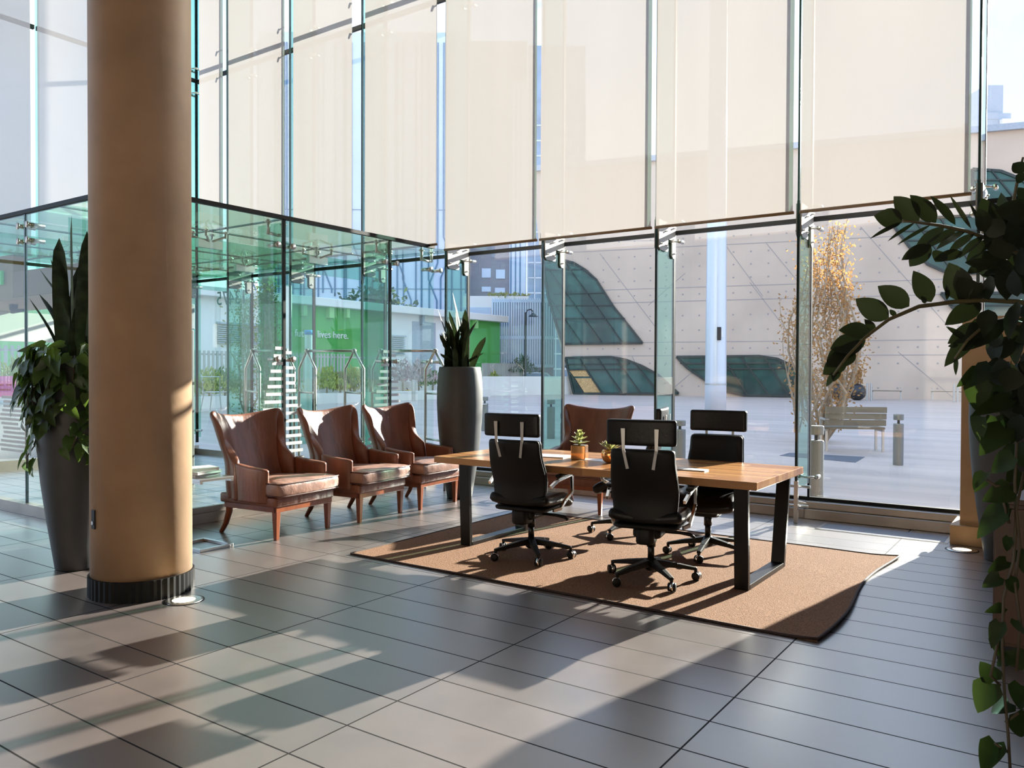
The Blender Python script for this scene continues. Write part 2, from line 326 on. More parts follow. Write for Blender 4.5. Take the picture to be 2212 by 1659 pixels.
# ================================================================== THE ROOM
GY = 8.68                      # glass plane of the long facade
FX = [-12.95, -11.40, -9.86, -8.32, -6.78, -5.27, -3.79, -2.265, -.713, .84, 2.4, 4.0, 5.6]   # glass fins
ZT, ZC = 3.08, 8.6
struct(MB().box((-13.2, -7, -.05), (6.2, 8.66, 0)).build('floor', 'tile'))
struct(MB().box((-14, -8, ZC), (7, 9, ZC + .2)).build('ceiling', 'ceil'))
struct(MB().box((-14, -7.2, 0), (6.4, -7, ZC)).build('wall_back', 'back'))
struct(MB().box((6.2, -7, 0), (6.4, 8.9, ZC)).build('wall_right', 'back'))
w = struct(MB().box((-.815, 8.04, 0), (6.2, 8.5, 1.99)).build('wall_front_low', 'tanwall', bevel=.004))
struct(MB().box((-.885, 7.99, 0), (6.2, 8.52, .17)).build('baseboard_front', 'tanwall', bevel=.004))
# facade bays
for i in range(len(FX) - 1):
    x0, x1 = FX[i], FX[i + 1]
    wn = base('window_%d' % (i + 1))
    MB().box((x0 + .012, GY, .2), (x1 - .012, GY + .014, ZT - .01)).build('lower_pane', 'pane', wn)
    MB().box((x0 + .012, GY, ZT + .03), (x1 - .012, GY + .014, 6.62)).build('upper_pane', 'pane', wn)
    MB().box((x0 + .012, GY, 6.66), (x1 - .012, GY + .014, ZC)).build('upper_pane', 'pane', wn)
    MB().box((x0 + .015, GY - .02, ZT - .015), (x1 - .015, GY + .03, ZT + .03)).build('transom', 'seal', wn)
    MB().box((x0 + .02, GY - .02, 6.61), (x1 - .02, GY + .03, 6.67)).build('transom', 'seal', wn)
    if x0 > -7 and x0 < -.9:
        sl = MB().box((x0, 8.50, 0), (x1, 8.80, .10)).box((x0, 8.56, .10), (x1, 8.78, .17)).build('sill', 'sillm', wn, bevel=.006)
        MB().box((x0, 8.66, .17), (x1, 8.71, .205)).build('sill_seal', 'seal', wn)
    elif x0 <= -7:
        MB().box((x0, 8.60, 0), (x1, 8.76, .10)).build('sill', 'sillm', wn)
    # fin standing at the left end of the bay
    x = x0
    MB().box((x - .008, 8.22, .35), (x + .008, 8.655, ZT)).build('glass_fin', 'fin', wn)
    MB().box((x - .008, 8.22, ZT + .02), (x + .008, 8.655, ZC)).build('glass_fin', 'fin', wn)
    MB().box((x - .013, 8.195, .30), (x + .013, 8.222, ZT + .12)).box((x - .010, 8.195, ZT + .12), (x + .010, 8.222, ZC)).build('fin_edge', 'finedge', wn)
    MB().box((x - .012, 8.655, .2), (x + .012, GY + .02, ZC)).build('joint_seal', 'seal', wn)
    # the notched splice plate at transom height, one on each face of the fin
    Y = lambda t: 8.21 + t * .44
    prof = [(0, .16), (0, -.26), (.08, -.30), (.52, -.30), (.55, -.27), (.55, -.10), (.74, -.10), (.80, -.16), (.80, -.34), (.86, -.38), (.97, -.38), (1, -.35), (1, .16)]
    for sx in (-1, 1):
        MB().prism([(x + sx * .012, Y(a), ZT - .02 + b * .72) for a, b in prof], (sx * .016, 0, 0)).build('splice_plate', 'bracket', wn)
    mb = MB()
    for a, b in ((.12, -.2), (.45, -.2), (.45, .02), (.92, -.3), (.92, -.08), (.92, .1)):
        mb.cyl((x - .045, Y(a), ZT - .02 + b * .72), (x + .045, Y(a), ZT - .02 + b * .72), .011, 8)
    mb.build('bolts', 'steel', wn, smooth=True)
    mb = MB()
    for dx in (-.09, .09):
        for z in (ZT - .1, ZT + .13, .42, 6.42, 6.85):
            mb.cyl((x, 8.56, z), (x + dx, 8.62, z), .012, 8).cyl((x + dx, 8.60, z), (x + dx, GY + .03, z), .022, 10)
    mb.build('glass_clamps', 'steel', wn, smooth=True)
    if x0 > -7 and x0 < -.8:
        MB().box((x - .02, 8.19, 0), (x + .02, 8.225, .42)).bar((x, 8.21, .2), (x, 8.60, .12), .03, .05).cyl((x - .12, 8.27, .36), (x + .12, 8.27, .36), .016).cyl((x - .1, 8.27, .16), (x + .1, 8.27, .16), .016).build('fin_shoe', 'steel', wn, bevel=.003)
# end facade at X = -12.95, running toward the viewer
CXX = -12.95
CYS = [8.68, 7.35, 5.95, 4.40, 2.9, 1.4, -.1, -1.6, -3.1, -4.6, -6.1]
for i in range(len(CYS) - 1):
    y1, y0 = CYS[i], CYS[i + 1]; wn = base('window_%d' % (20 + i))
    MB().box((CXX - .014, y0 + .012, .15), (CXX, y1 - .012, ZT - .01)).build('lower_pane', 'pane', wn)
    MB().box((CXX - .014, y0 + .012, ZT + .03), (CXX, y1 - .012, ZC)).build('upper_pane', 'pane', wn)
    MB().box((CXX - .03, y0 + .02, 6.63), (CXX + .02, y1 - .02, 6.69)).box((CXX - .03, y0, ZT - .015), (CXX + .02, y1, ZT + .03)).build('transom', 'seal', wn)
    MB().box((CXX - .1, y0, 0), (CXX + .05, y1, .15)).build('sill', 'sillm', wn)
    MB().box((CXX, y1 - .008, .3), (CXX + .10, y1 + .008, ZC)).build('glass_fin', 'fin', wn)

# roller shades: fabric hung just inside the fins
def shade(p, q, z0, label, m='shade'):
    sh = thing('roller_shade', label, 'roller shade', ((p[0] + q[0]) / 2, (p[1] + q[1]) / 2, z0), 0, 'cream roller shades on the tall windows')
    a = Vector((p[0], p[1], 0)); b = Vector((q[0], q[1], 0)); c = (a + b) / 2; a -= c; b -= c
    n = Vector((0, 0, 1)).cross((b - a).normalized())
    H = ZC - z0 - .1; rows = []
    for k in range(9):
        t = k / 8; rows.append([a.lerp(b, u / 6) + Vector((0, 0, H * t)) + n * .004 * math.sin(u * 2.1 + t * 3) for u in range(7)])
    MB().grid(rows).build('fabric', m, sh, smooth=True)
    d = (b - a).normalized()
    MB().tube([a - d * .01 + Vector((0, 0, -.012)), b + d * .01 + Vector((0, 0, -.012))], .016, 10).build('hem_bar', 'hem', sh, smooth=True)
    MB().cyl(a + Vector((0, 0, H + .02)), b + Vector((0, 0, H + .02)), .05, 14).build('roller_tube', 'hem', sh, smooth=True)
    return sh
SY = 8.13
names = ['narrow cream roller shade in the glass corner beside the column', 'second cream roller shade right of the column, above the vestibule roof',
 'third cream roller shade right of the column, a slanted dark line across its upper part', 'fourth cream roller shade right of the column, above the far end of the vestibule roof',
 'cream roller shade directly above the snake plant and the middle splice plate', 'cream roller shade directly above the large curved green window',
 'cream roller shade through which the white steel pole shows as a bright line', 'widest cream roller shade, rooftop silhouettes showing through, above the fern-like fronds']
px_edges = [(430, 481), (493, 614), (633, 760), (788, 943), (962, 1159), (1168, 1407), (1418, 1714), (1731, 2097)]
for (a, b), lab in zip(px_edges, names):
    p = on_y(a, 300, SY); q = on_y(b, 300, SY); shade((p.x, SY), (q.x, SY), 3.17 if b < 950 else 3.085, lab)
shade((CXX + .5, 7.75), (CXX + .5, on_x(81, 300, CXX + .5).y), 3.17, 'cream roller shade on the end wall between the sky strip and the column', 'shade2')
shade((CXX + .5, on_x(66, 300, CXX + .5).y), (CXX + .5, 3.2), 3.17, 'cream roller shade at the upper left picture edge beyond the strip of sky', 'shade2')

# column
col = struct(MB().lathe([(.318, 0), (.318, 4.3), (.318, ZC)], (-5.196, 3.06, 0), 64).build('column', 'plaster', smooth=True))
mb = MB(); n = 96
prof = []
for k in range(n):
    r = .334 if k % 2 else .328
    prof.append((-5.196 + r * math.cos(2 * PI * k / n), 3.06 + r * math.sin(2 * PI * k / n), 0))
mb.prism(prof, (0, 0, .135)).build('base_ring', 'rubber', col)
c = Vector((-5.196, 3.06, 0)); rr_ = ray(203, 1122); qa = rr_.x ** 2 + rr_.y ** 2; qb = -(rr_.x * c.x + rr_.y * c.y); qc = c.x ** 2 + c.y ** 2 - .318 ** 2
pp = CAMP + rr_ * ((-qb - math.sqrt(max(0, qb * qb - qa * qc))) / qa); d = Vector((pp.x - c.x, pp.y - c.y, 0)).normalized(); t_ = Vector((-d.y, d.x, 0))
so_ = thing('power_outlet', 'small black wall plate with a round pale button low on the column', 'wall plate', c + d * .318 + Vector((0, 0, pp.z)))
MB().bar(d * -.004 + Vector((0, 0, -.062)), d * -.004 + Vector((0, 0, .062)), .045, .024, d).build('plate', 'black', so_, bevel=.003)
MB().cyl(d * .006 + Vector((0, 0, -.022)), d * .013 + Vector((0, 0, -.022)), .013, 16).build('button', 'alum', so_)

# ------------------------------------------------------------------ glass vestibule
VX, VY = -7.0, 4.03
ys = [VY, 5.74, 7.38, 8.22]
VZ = 3.12
for i in range(3):
    wn = base('window_%d' % (40 + i))
    MB().box((VX - .007, ys[i] + .01, .16), (VX + .007, ys[i + 1] - .01, VZ)).build('pane', 'vpane', wn)
    MB().box((VX - .06, ys[i], 0), (VX + .035, ys[i + 1], .10)).box((VX - .03, ys[i], .10), (VX + .02, ys[i + 1], .16)).build('sill', 'seal' if i < 0 else 'sillm', wn, bevel=.004)
    MB().box((VX - .03, ys[i], VZ), (VX + .022, ys[i + 1] + (0.0), VZ + .042)).build('head_rail', 'seal', wn)
    y = ys[i + 1]
    if i < 2:
        MB().box((VX - .42, y - .008, .16), (VX - .012, y + .008, VZ - .03)).build('glass_fin', 'fin', wn)
        MB().box((VX - .014, y - .017, .1), (VX + .014, y + .017, VZ)).build('joint_seal', 'seal', wn)
    mb = MB()
    for dy in (-.1, .1):
        for z in (VZ - .28, 1.62, .35):
            yy = y + dy
            mb.cyl((VX - .12, yy, z), (VX + .03, yy, z), .022, 12).cyl((VX + .028, yy, z), (VX + .04, yy, z), .034, 16).cyl((VX - .1, y, z), (VX - .1, yy, z), .014, 8)
        mb.cyl((VX - .13, y + dy, VZ - .16), (VX - .13, y + dy, VZ + .0), .02, 10).cyl((VX - .13, y + dy, VZ - .03), (VX - .13, y + dy, VZ - .02), .04, 12).cyl((VX - .13, y + dy, VZ - .14), (VX - .1, y, VZ - .16), .018, 8)
    mb.build('glass_clamps', 'steel', wn, smooth=True)
for i, (a, b) in enumerate(((-12.9, -11.3), (-11.3, -9.0), (-9.0, VX))):
    wn = base('window_%d' % (45 + i))
    MB().box((a + .01, VY - .007, .1), (b - .01, VY + .007, VZ)).build('pane', 'vpane', wn)
    MB().box((a, VY - .05, 0), (b, VY + .05, .1)).build('sill', 'sillm', wn)
    MB().box((a, VY - .022, VZ), (b, VY + .03, VZ + .042)).build('head_rail', 'seal', wn)
    MB().box((b - .012, VY - .012, .1), (b + .012, VY + .012, VZ)).build('joint_seal', 'finedge', wn)
    mb = MB()
    for dx in (-.1, .1):
        for z in (VZ - .28, VZ - .12):
            mb.cyl((b + dx, VY + .14, z), (b + dx, VY - .03, z), .022, 12).cyl((b + dx, VY - .028, z), (b + dx, VY - .04, z), .034, 14).cyl((b, VY + .1, z), (b + dx, VY + .1, z), .014, 8)
    mb.build('glass_clamps', 'steel', wn, smooth=True)
rf = base('ceiling_vestibule')
xs = [-12.9, -11.40, -9.86, -8.32, VX]; yy = [VY, 5.74, 7.38, 8.64]
for i in range(4):
    for j in range(3):
        MB().box((xs[i] + .006, yy[j] + .006, VZ + .0), (xs[i + 1] - .006, yy[j + 1] - .006, VZ + .014)).build('roof_pane', 'vroof', rf)
mb = MB()
for x in xs[1:4]: mb.box((x - .006, VY, VZ - .004), (x + .006, 8.64, VZ + .016))
for y in yy[1:3]: mb.box((-12.9, y - .006, VZ - .004), (VX, y + .006, VZ + .016))
mb.build('roof_joints', 'finedge', rf)
for x in xs[1:4]:
    MB().box((x - .008, VY + .1, VZ - .34), (x + .008, 8.2, VZ - .09)).build('roof_fin', 'fin', rf)
    mb = MB()
    for y in yy[1:3]:
        mb.box((x - .03, y - .16, VZ - .20), (x + .03, y + .16, VZ - .10))
        for dx in (-.13, .13):
            for dy in (-.13, .13):
                mb.cyl((x, y, VZ - .13), (x + dx, y + dy, VZ - .06), .013, 8).cyl((x + dx, y + dy, VZ - .08), (x + dx, y + dy, VZ), .015, 8).cyl((x + dx, y + dy, VZ - .022), (x + dx, y + dy, VZ - .006), .034, 12)
    mb.build('spider_fitting', 'steel', rf, smooth=False)
# white safety bars stuck on the vestibule glass either side of two joints
for yj, n0, lab in ((5.74, 16, 'white stepped safety stripes on the glass behind the first armchair'), (7.38, 16, 'white stepped safety stripes on the glass behind the third armchair')):
    mb = MB()
    for k in range(n0):
        z = 1.72 - k * .082; o1 = -.06 - .020 * k; o2 = .06 + .012 * k
        a0 = yj + max(o1, -.36) ; L = .30
        mb.box((VX + .0075, min(a0, yj - .02) - .06, z), (VX + .0095, min(a0 + L, yj - .015), z + .034))
        mb.box((VX + .0075, max(yj + .02, yj + o2 - L), z - .045), (VX + .0095, yj + o2 + .04, z - .011))
    tag(mb.build('glass_sticker', 'decal'), lab, 'sticker', 'safety stripes on the vestibule glass')
p0 = on_y(527, 656, GY + .02); p1 = on_y(468, 660, GY + .02)
t = text('door_number', '13475', .4, 'letter', None, frame_mw((p0.x, GY + .03, on_y(500, 657, GY + .02).z), (-1, 0, 0), (0, 0, 1)), .004, width=abs(p0.x - p1.x))
tag(t, 'mirrored house number 13475 lettered on the outer glass', 'lettering')
# portal seen through the vestibule at the far left
YP = 4.6
a = on_y(27, 588, YP); b = on_y(27, 643, YP)
struct(MB().box((a.x, YP, b.z), (on_y(236, 600, YP).x, YP + .14, a.z)).build('beam_portal', 'sbrown', bevel=.004))
b2 = on_y(27, 692, YP)
struct(MB().box((-12.85, YP - .02, b.z - .03), (-9.5, YP + .95, b.z - .004)).build('soffit_portal', 'soffit'))
struct(MB().box((-12.85, YP + .01, b.z), (a.x - .005, YP + .14, on_y(10, 552, YP).z)).build('wall_portal', 'soffit'))
struct(MB().box((-12.90, 4.1, on_x(60, 738, -12.76).z), (-12.76, 8.4, b.z - .034)).build('wall_door_head', 'white'))
es = thing('exit_sign', 'green exit sign box at the left picture edge under the glass roof', 'sign', on_y(0, 601, YP))
MB().box((-.14, -.03, -.085), (.105, .0, .085)).build('sign_face', 'signg', es, bevel=.004)
MB().box((.05, -.036, -.05), (.065, -.031, .05)).box((.0, -.036, -.05), (.012, -.031, .05)).box((.012, -.036, .035), (.03, -.031, .05)).build('pictogram', 'wletter', es)
sc = thing('security_camera', 'small black security camera under the beige soffit', 'camera', (on_y(29, 641, YP + .3).x, YP + .3, b.z - .03 - .053))
MB().ball((0, 0, 0), .05, 14, 10).build('dome', 'black', sc, smooth=True)
MB().box((-.045, -.04, .01), (.045, .04, .055)).build('housing', 'black', sc, bevel=.01)
ds = on_y(38, 667, YP + .75); ds.z = b.z - .052
tag(MB().bar((ds.x - .17, ds.y, ds.z - .008), (ds.x + .17, ds.y, ds.z + .008), .05, .045).build('door_sensor', 'black', bevel=.008), 'long black door sensor under the beige soffit', 'door sensor')
# stainless door guards with gabled ends
def guard(pxa, pxb, label, Da, Db, yt=758, half=29):
    A = on_d(pxa, yt, Da); B = on_d(pxb, yt - 1, Db)
    g = thing('door_guard_rail', label, 'guard rail', (A.x, A.y, 0), 0, 'stainless guard rails in the vestibule')
    rd = Vector((B.x - A.x, B.y - A.y, 0)); ax = Vector((.93, -.36, 0)).normalized()
    top = A.z; r = .018
    for o in (Vector((0, 0, 0)), rd):
        hw = half / F_PX * Da / abs(ax.dot(Vector((RGT.x, RGT.y, 0))))
        pts = [o - ax * hw, o - ax * hw + Vector((0, 0, top - .235)), o + Vector((0, 0, top)), o + ax * hw + Vector((0, 0, top - .235)), o + ax * hw]
        MB().tube(pts[:3], r, 10).tube(pts[2:], r, 10).cyl(o - ax * hw + Vector((0, 0, 1.21)), o + ax * hw + Vector((0, 0, 1.21)), r * .8, 8).cyl(o - ax * hw + Vector((0, 0, .62)), o + ax * hw + Vector((0, 0, .62)), r * .8, 8).build('end_frame', 'steel', g, smooth=True)
    MB().cyl(Vector((0, 0, top)) - rd * .04, rd * 1.04 + Vector((0, 0, top)), r, 10).ball(Vector((0, 0, top)), .032).ball(rd + Vector((0, 0, top)), .032).build('ridge_bar', 'steel', g, smooth=True)
guard(545, 617, 'stainless guard rail with gabled end left of the first black glass joint', 10.9, 10.6)
guard(663, 765, 'stainless guard rail with gabled ends in front of the green wall', 10.7, 10.6, half=28)
guard(822, 940, 'stainless guard rail with gabled ends beside the tall planter', 10.5, 10.3, half=24)
p = on_d(420, 700, 10.5)
kio = thing('steel_cabinet', 'upright grey steel cabinet beside the column inside the vestibule', 'cabinet', (p.x - .12, p.y, 0))
zt = on_d(432, 656, 10.5).z
MB().box((-.16, -.10, 0), (.04, .05, zt - .34)).build('body', 'bolm', kio, bevel=.008); MB().box((-.165, -.105, zt - .33), (.045, .055, zt)).build('display_housing', 'gpanel', kio, bevel=.01)

# floor hatch strip and uplights
tag(MB().box((-2.0, 8.02, -.01), (-.93, 8.34, .004)).build('floor_hatch', 'hatch'), 'long narrow floor hatch along the window sill by the pilaster', 'floor hatch')
tag(MB().box((-2.03, 8.0, -.01), (-1.99, 8.36, .0035)).box((-.94, 8.0, -.01), (-.90, 8.36, .0035)).box((-2.03, 7.99, -.01), (-.90, 8.015, .0035)).build('hatch_frame', 'steel'), 'thin steel frame around the floor hatch', 'frame')
for q, lab in (((397, 1297), 'round glowing floor uplight at the foot of the column'), ((2078, 1188), 'round glowing floor uplight by the tan low wall')):
    p = on_z(*q); u = thing('floor_uplight', lab, 'floor light', (p.x, p.y, 0), 0, 'round uplights set in the floor')
    MB().lathe([(.118, -.02), (.118, .004), (.108, .006), (.072, .006)], n=36, cap=False).build('trim_ring', 'steel', u, smooth=True)
    MB().lathe([(.128, -.02), (.128, .002), (.117, .002)], n=36, cap=False).build('gasket', 'seal', u)
    MB().lathe([(.0725, -.01), (.0725, .004), (.04, .005)], n=32).build('lens', 'lampg', u)

# ================================================================== FURNITURE
# ---- rug
rx0, rx1, ry0, ry1 = -4.83, -1.175, 4.64, 7.13
rows = []; nx, ny = 60, 40
for j in range(ny + 1):
    row = []
    for i in range(nx + 1):
        x = rx0 + (rx1 - rx0) * i / nx; y = ry0 + (ry1 - ry0) * j / ny
        ex = max(0, (x - (rx1 - .22)) / .22)
        x += .045 * math.sin((y - ry0) / (ry1 - ry0) * PI * 2.1 + .4) * ex
        z = .010 + .022 * ex * ex * (.5 + .5 * math.sin((y - ry0) * 2.6)) + .003 * noise.noise((x * 2.5, y * 2.5, 0))
        row.append(Vector((x, y, z)))
    rows.append(row)
rug = thing('area_rug', 'tan brown woven rug with dark bound edge under the conference table', 'rug', (0, 0, 0))
mb = MB().grid(rows); mb.grid([rows[0], [p - Vector((0, 0, p.z - .001)) for p in rows[0]]]); mb.build('pile', 'rug', rug, smooth=True)
edge = rows[0] + [r[-1] for r in rows[1:]] + rows[-1][::-1][1:] + [r[0] for r in rows[::-1]][1:]
MB().tube([p + Vector((0, 0, -.002)) for p in edge], .009, 6).build('binding', 'rugedge', rug, smooth=True)

# ---- conference table
tx0, tx1, ty0, ty1, TZ = -4.55, -1.735, 5.35, 6.48, .762
tb = thing('conference_table', 'long butcher block conference table on black metal frame legs', 'table', ((tx0 + tx1) / 2, (ty0 + ty1) / 2, 0))
hx, hy = (tx1 - tx0) / 2, (ty1 - ty0) / 2
MB().box((-hx, -hy, TZ - .055), (hx, hy, TZ)).build('tabletop', 'plank', tb, bevel=.004)
MB().box((-.25, -.07, TZ - .002), (.05, .07, TZ + .003)).build('cable_port', 'alum', tb, bevel=.002)
for x, xl in ((-hx + .30, 'l'), (hx - .12, 'r')):
    mb = MB(); w = .10; y0, y1 = -hy + .08, hy - .24; zt = TZ - .055
    mb.bar((x, y0 - .02, zt), (x, y0 + .0, .012), w, .035, (1, 0, 0)[::-1])
    mb.v = []; mb.f = []
    for ya, yb in ((-hy + .05, y0), (hy - .10, y1)):
        mb.add([(x - w / 2, ya - .02, zt), (x + w / 2, ya - .02, zt), (x + w / 2, ya + .02, zt), (x - w / 2, ya + .02, zt), (x - w / 2, yb - .02, .012), (x + w / 2, yb - .02, .012), (x + w / 2, yb + .02, .012), (x - w / 2, yb + .02, .012)],
               [(0, 1, 2, 3), (7, 6, 5, 4), (0, 4, 5, 1), (1, 5, 6, 2), (2, 6, 7, 3), (3, 7, 4, 0)])
    mb.box((x - w / 2, y0, .012), (x + w / 2, y1, .046)).box((x - w / 2, -hy + .04, zt - .015), (x + w / 2, hy - .08, zt))
    mb.build('leg_frame', 'bmetal', tb, bevel=.004)

# ---- wing armchair (faces +X)
def wing_chair():
    c = thing('wing_armchair', '', 'armchair', (0, 0, 0))
    # plan stations from right arm front round the back to the left arm front: (x at base, x at top, half width, top z, flare)
    st = [(.27, .27, .365, .625, 0), (.10, .10, .368, .635, 0), (-.02, -.03, .368, .646, 0), (-.10, -.14, .366, .668, 0), (-.15, -.235, .350, .74, .2), (-.185, -.30, .338, .84, .4), (-.205, -.34, .338, .95, .7), (-.22, -.365, .345, 1.05, .9),
          (-.235, -.39, .352, 1.14, 1), (-.29, -.47, .30, 1.112, .9), (-.335, -.535, .205, 1.088, .6), (-.35, -.56, .105, 1.075, .5), (-.355, -.565, 0, 1.07, 0)]
    full = st + [(a, b, -y, z, f) for a, b, y, z, f in st[-2::-1]]
    z0 = .315; NV = 12
    def pt(xb, xt, y, zt, fl, t):
        z = z0 + (zt - z0) * t; s = 1 if y >= 0 else -1
        x = xb + (xt - xb) * max(0, (z - .40) / (zt - .40)) ** 1.1
        hw = abs(y) * (1 + fl * .21 * max(0, (z - .72) / .40) ** 1.5) * (1 - .085 * math.exp(-((z - .66) / .12) ** 2) * (fl > 0))
        return (x, s * hw, z)
    cols = [[pt(*q, t / NV) for t in range(NV + 1)] for q in full]
    nA = 4
    def part(cs, name):
        MB().grid(cs).build(name, 'leather', c, smooth=True, solid=.08, sub=2)
    part(cols[:nA], 'arm'); part(cols[nA - 1:len(cols) - nA + 1], 'backrest'); part(cols[-nA:], 'arm')
    # T-shaped seat cushion
    P = [(-.30, -.30), (.24, -.30), (.25, -.385), (.41, -.385), (.425, -.3), (.43, 0), (.425, .3), (.41, .385), (.25, .385), (.24, .30), (-.30, .30)]
    mb = MB(); lay = [(.90, .375), (.985, .395), (1.0, .43), (1.0, .47), (.985, .50), (.88, .515), (.5, .53)]
    vs = [(.06 + (x - .06) * s, y * s, z - .02 * (x < 0)) for s, z in lay for x, y in P]; n = len(P)
    fs = [(i * n + k, i * n + (k + 1) % n, (i + 1) * n + (k + 1) % n, (i + 1) * n + k) for i in range(len(lay) - 1) for k in range(n)] + [tuple(range(n))[::-1], tuple((len(lay) - 1) * n + k for k in range(n))]
    cu = mb.add(vs, fs).build('seat_cushion', 'cushion', c, smooth=True, bevel=.012)
    for z in (.392, .502):
        MB().tube([(.06 + (x - .06) * .992, y * .992, z) for x, y in P[1:10]], .0055, 6).build('piping', 'pipe', cu, smooth=True)
    MB().rbox((.005, 0, .335), (.72, .75, .085), .03).build('seat_base', 'leather', c, smooth=True)
    MB().box((-.30, -.355, .245), (.345, -.325, .30)).box((-.30, .325, .245), (.345, .355, .30)).box((.315, -.355, .245), (.35, .355, .30)).box((-.31, -.355, .245), (-.28, .355, .30)).build('frame', 'legwood', c, bevel=.004)
    for s in (1, -1):
        MB().add([(x, y, z) for z, a, b, f in ((.30, .29, .352, .298), (0, .302, .342, .308)) for x, y in ((a, s * f), (a + (.06 if z else .036), s * f), (a + (.06 if z else .036), s * b), (a, s * b))],
                 [(0, 1, 2, 3), (7, 6, 5, 4), (0, 4, 5, 1), (1, 5, 6, 2), (2, 6, 7, 3), (3, 7, 4, 0)]).build('leg', 'legwood', c, bevel=.003)
        MB().tube([(-.275, s * .32, .30), (-.285, s * .32, .2), (-.325, s * .322, .09), (-.385, s * .325, .0)], [.034, .03, .025, .02], 8).build('leg', 'legwood', c)
    return c
ch = wing_chair(); ch.location = (-6.12, 4.945, 0); ch.rotation_euler = (0, 0, .09); ch['label'] = 'brown leather wing armchair nearest the column, beside the little steel side table'; ch['group'] = 'brown leather wing armchairs'
dup(ch, (-6.12, 5.955, 0), .09, 'brown leather wing armchair in the middle of the row of three by the vestibule')
dup(ch, (-6.12, 6.87, 0), .07, 'brown leather wing armchair beside the tall charcoal planter, last of the row of three')
dup(ch, (-4.42, 7.74, 0), -PI / 2 + .10, 'brown leather wing armchair by the window behind the conference table')

# ---- office chair (faces +Y)
def office_chair():
    c = thing('office_chair', '', 'office chair', (0, 0, 0))
    b = MB(); b.lathe([(.03, .07), (.045, .085), (.045, .14), (.03, .155)], n=20); b.build('hub', 'bplast', c, smooth=True)
    for k in range(5):
        a = 2 * PI * k / 5 + .35; d = Vector((math.cos(a), math.sin(a), 0)); L = MB()
        L.bar(d * .03 + Vector((0, 0, .125)), d * .19 + Vector((0, 0, .105)), .055, .05, w2=.042, h2=.034).bar(d * .185 + Vector((0, 0, .106)), d * .325 + Vector((0, 0, .082)), .042, .034, w2=.032, h2=.022).cyl(d * .318 + Vector((0, 0, .045)), d * .318 + Vector((0, 0, .09)), .012)
        L.build('leg', 'bplast', c, bevel=.006)
        w = MB(); t = Vector((-d.y, d.x, 0)); o = d * .325 + Vector((0, 0, .030))
        e = (d * .6 + t * .8).normalized()
        for s in (-1, 1):
            w.tube([o + e * s * .009, o + e * s * .013, o + e * s * .024, o + e * s * .028], [.024, .030, .030, .022], 16)
        wh = w.build('caster', 'bplast', c, smooth=True)
        MB().tube([o + e * -.010, o + e * .010], .031, 14).build('caster_hood', 'chrome', wh, smooth=True)
    MB().cyl((0, 0, .14), (0, 0, .27), .024, 16).cyl((0, 0, .24), (0, 0, .34), .032, 16).build('gas_column', 'bmetal', c, smooth=True)
    MB().rbox((0, -.02, .36), (.20, .30, .07), .04).rbox((0, -.15, .35), (.13, .16, .12), .04).build('tilt_mechanism', 'bplast', c, smooth=True)
    MB().tube([(.08, .02, .35), (.2, .04, .345), (.27, .05, .335), (.30, .05, .315)], [.012, .012, .014, .010], 8).build('lever', 'bplast', c, smooth=True)
    # seat pan with waterfall front
    rows = []
    for j in range(11):
        y = -.24 + .50 * j / 10; f = max(0, (j - 7) / 3); bk = max(0, (2 - j) / 2)
        rows.append([Vector((x, y, .47 - .075 * f * f - .01 * (1 - (x / .26) ** 2) + .02 * abs(x / .26) ** 3 + .02 * bk)) for x in (-.26, -.2, -.1, 0, .1, .2, .26)])
    MB().grid(rows).build('seat', 'bleather', c, smooth=True, solid=.085, sub=1)
    MB().rbox((0, -.01, .415), (.46, .46, .03), .08).build('seat_pan', 'bplast', c, smooth=True)
    # back: padded leather front and hard shell, gently curved
    def back(z0, z1, w0, w1, th, y_off, name, m, nz=8):
        rows = []
        for j in range(nz + 1):
            t = j / nz; z = z0 + (z1 - z0) * t; w = w0 + (w1 - w0) * t; w *= 1 + .09 * math.sin(PI * min(1, t * 1.25)) - (.10 * max(0, .12 - t) / .12)
            y = -.235 - .05 * (z - .5) - .055 * math.sin((z - .45) * 2.8) + .055 * math.exp(-((z - .62) / .14) ** 2) + y_off
            rows.append([Vector((x * w / 2, y + .030 * (x * x), z)) for x in (-1, -.8, -.4, 0, .4, .8, 1)])
        return MB().grid(rows).build(name, m, c, smooth=True, solid=th, bevel=0, sub=1)
    back(.44, .965, .43, .45, .030, -.012, 'back_shell', 'bplast')
    back(.47, .962, .42, .445, .055, .026, 'back_cushion', 'bleather')
    rows = [[Vector((x, -.335 - .03 * (z - 1.07) + .02 * (x / .24) ** 2, z)) for x in (-.238, -.19, -.1, 0, .1, .19, .238)] for z in (.988, 1.02, 1.075, 1.13, 1.165)]
    MB().grid(rows).build('headrest', 'bleather', c, smooth=True, solid=.058, bevel=.018, seg=3)
    for s in (-1, 1):
        MB().bar((s * .115, -.375, 1.105), (s * .112, -.370, .955), .030, .006, (0, 1, 0), w2=.02).bar((s * .112, -.372, .96), (s * .088, -.350, .83), .02, .006, (0, 1, 0), w2=.022).build('headrest_bracket', 'alum', c, bevel=.001)
        x = s * .285
        a = MB()
        pts = [(x * .86, -.10, .405), (x * .97, -.03, .415), (x, .03, .47), (x, .13, .51), (x, .165, .53), (x, .155, .655), (x, .13, .668), (x, -.10, .645), (x * .95, -.20, .60)]
        for p, q in zip(pts[:-1], pts[1:]): a.bar(p, q, .026, .020, (1, 0, 0))
        for p in pts[1:-1]: a.ball(p, .0125, 8, 6)
        ar = a.build('armrest', 'chrome', c, bevel=.002)
        MB().rbox((x, .02, .676), (.055, .26, .024), .024).build('arm_pad', 'bplast', ar, smooth=True)
    return c
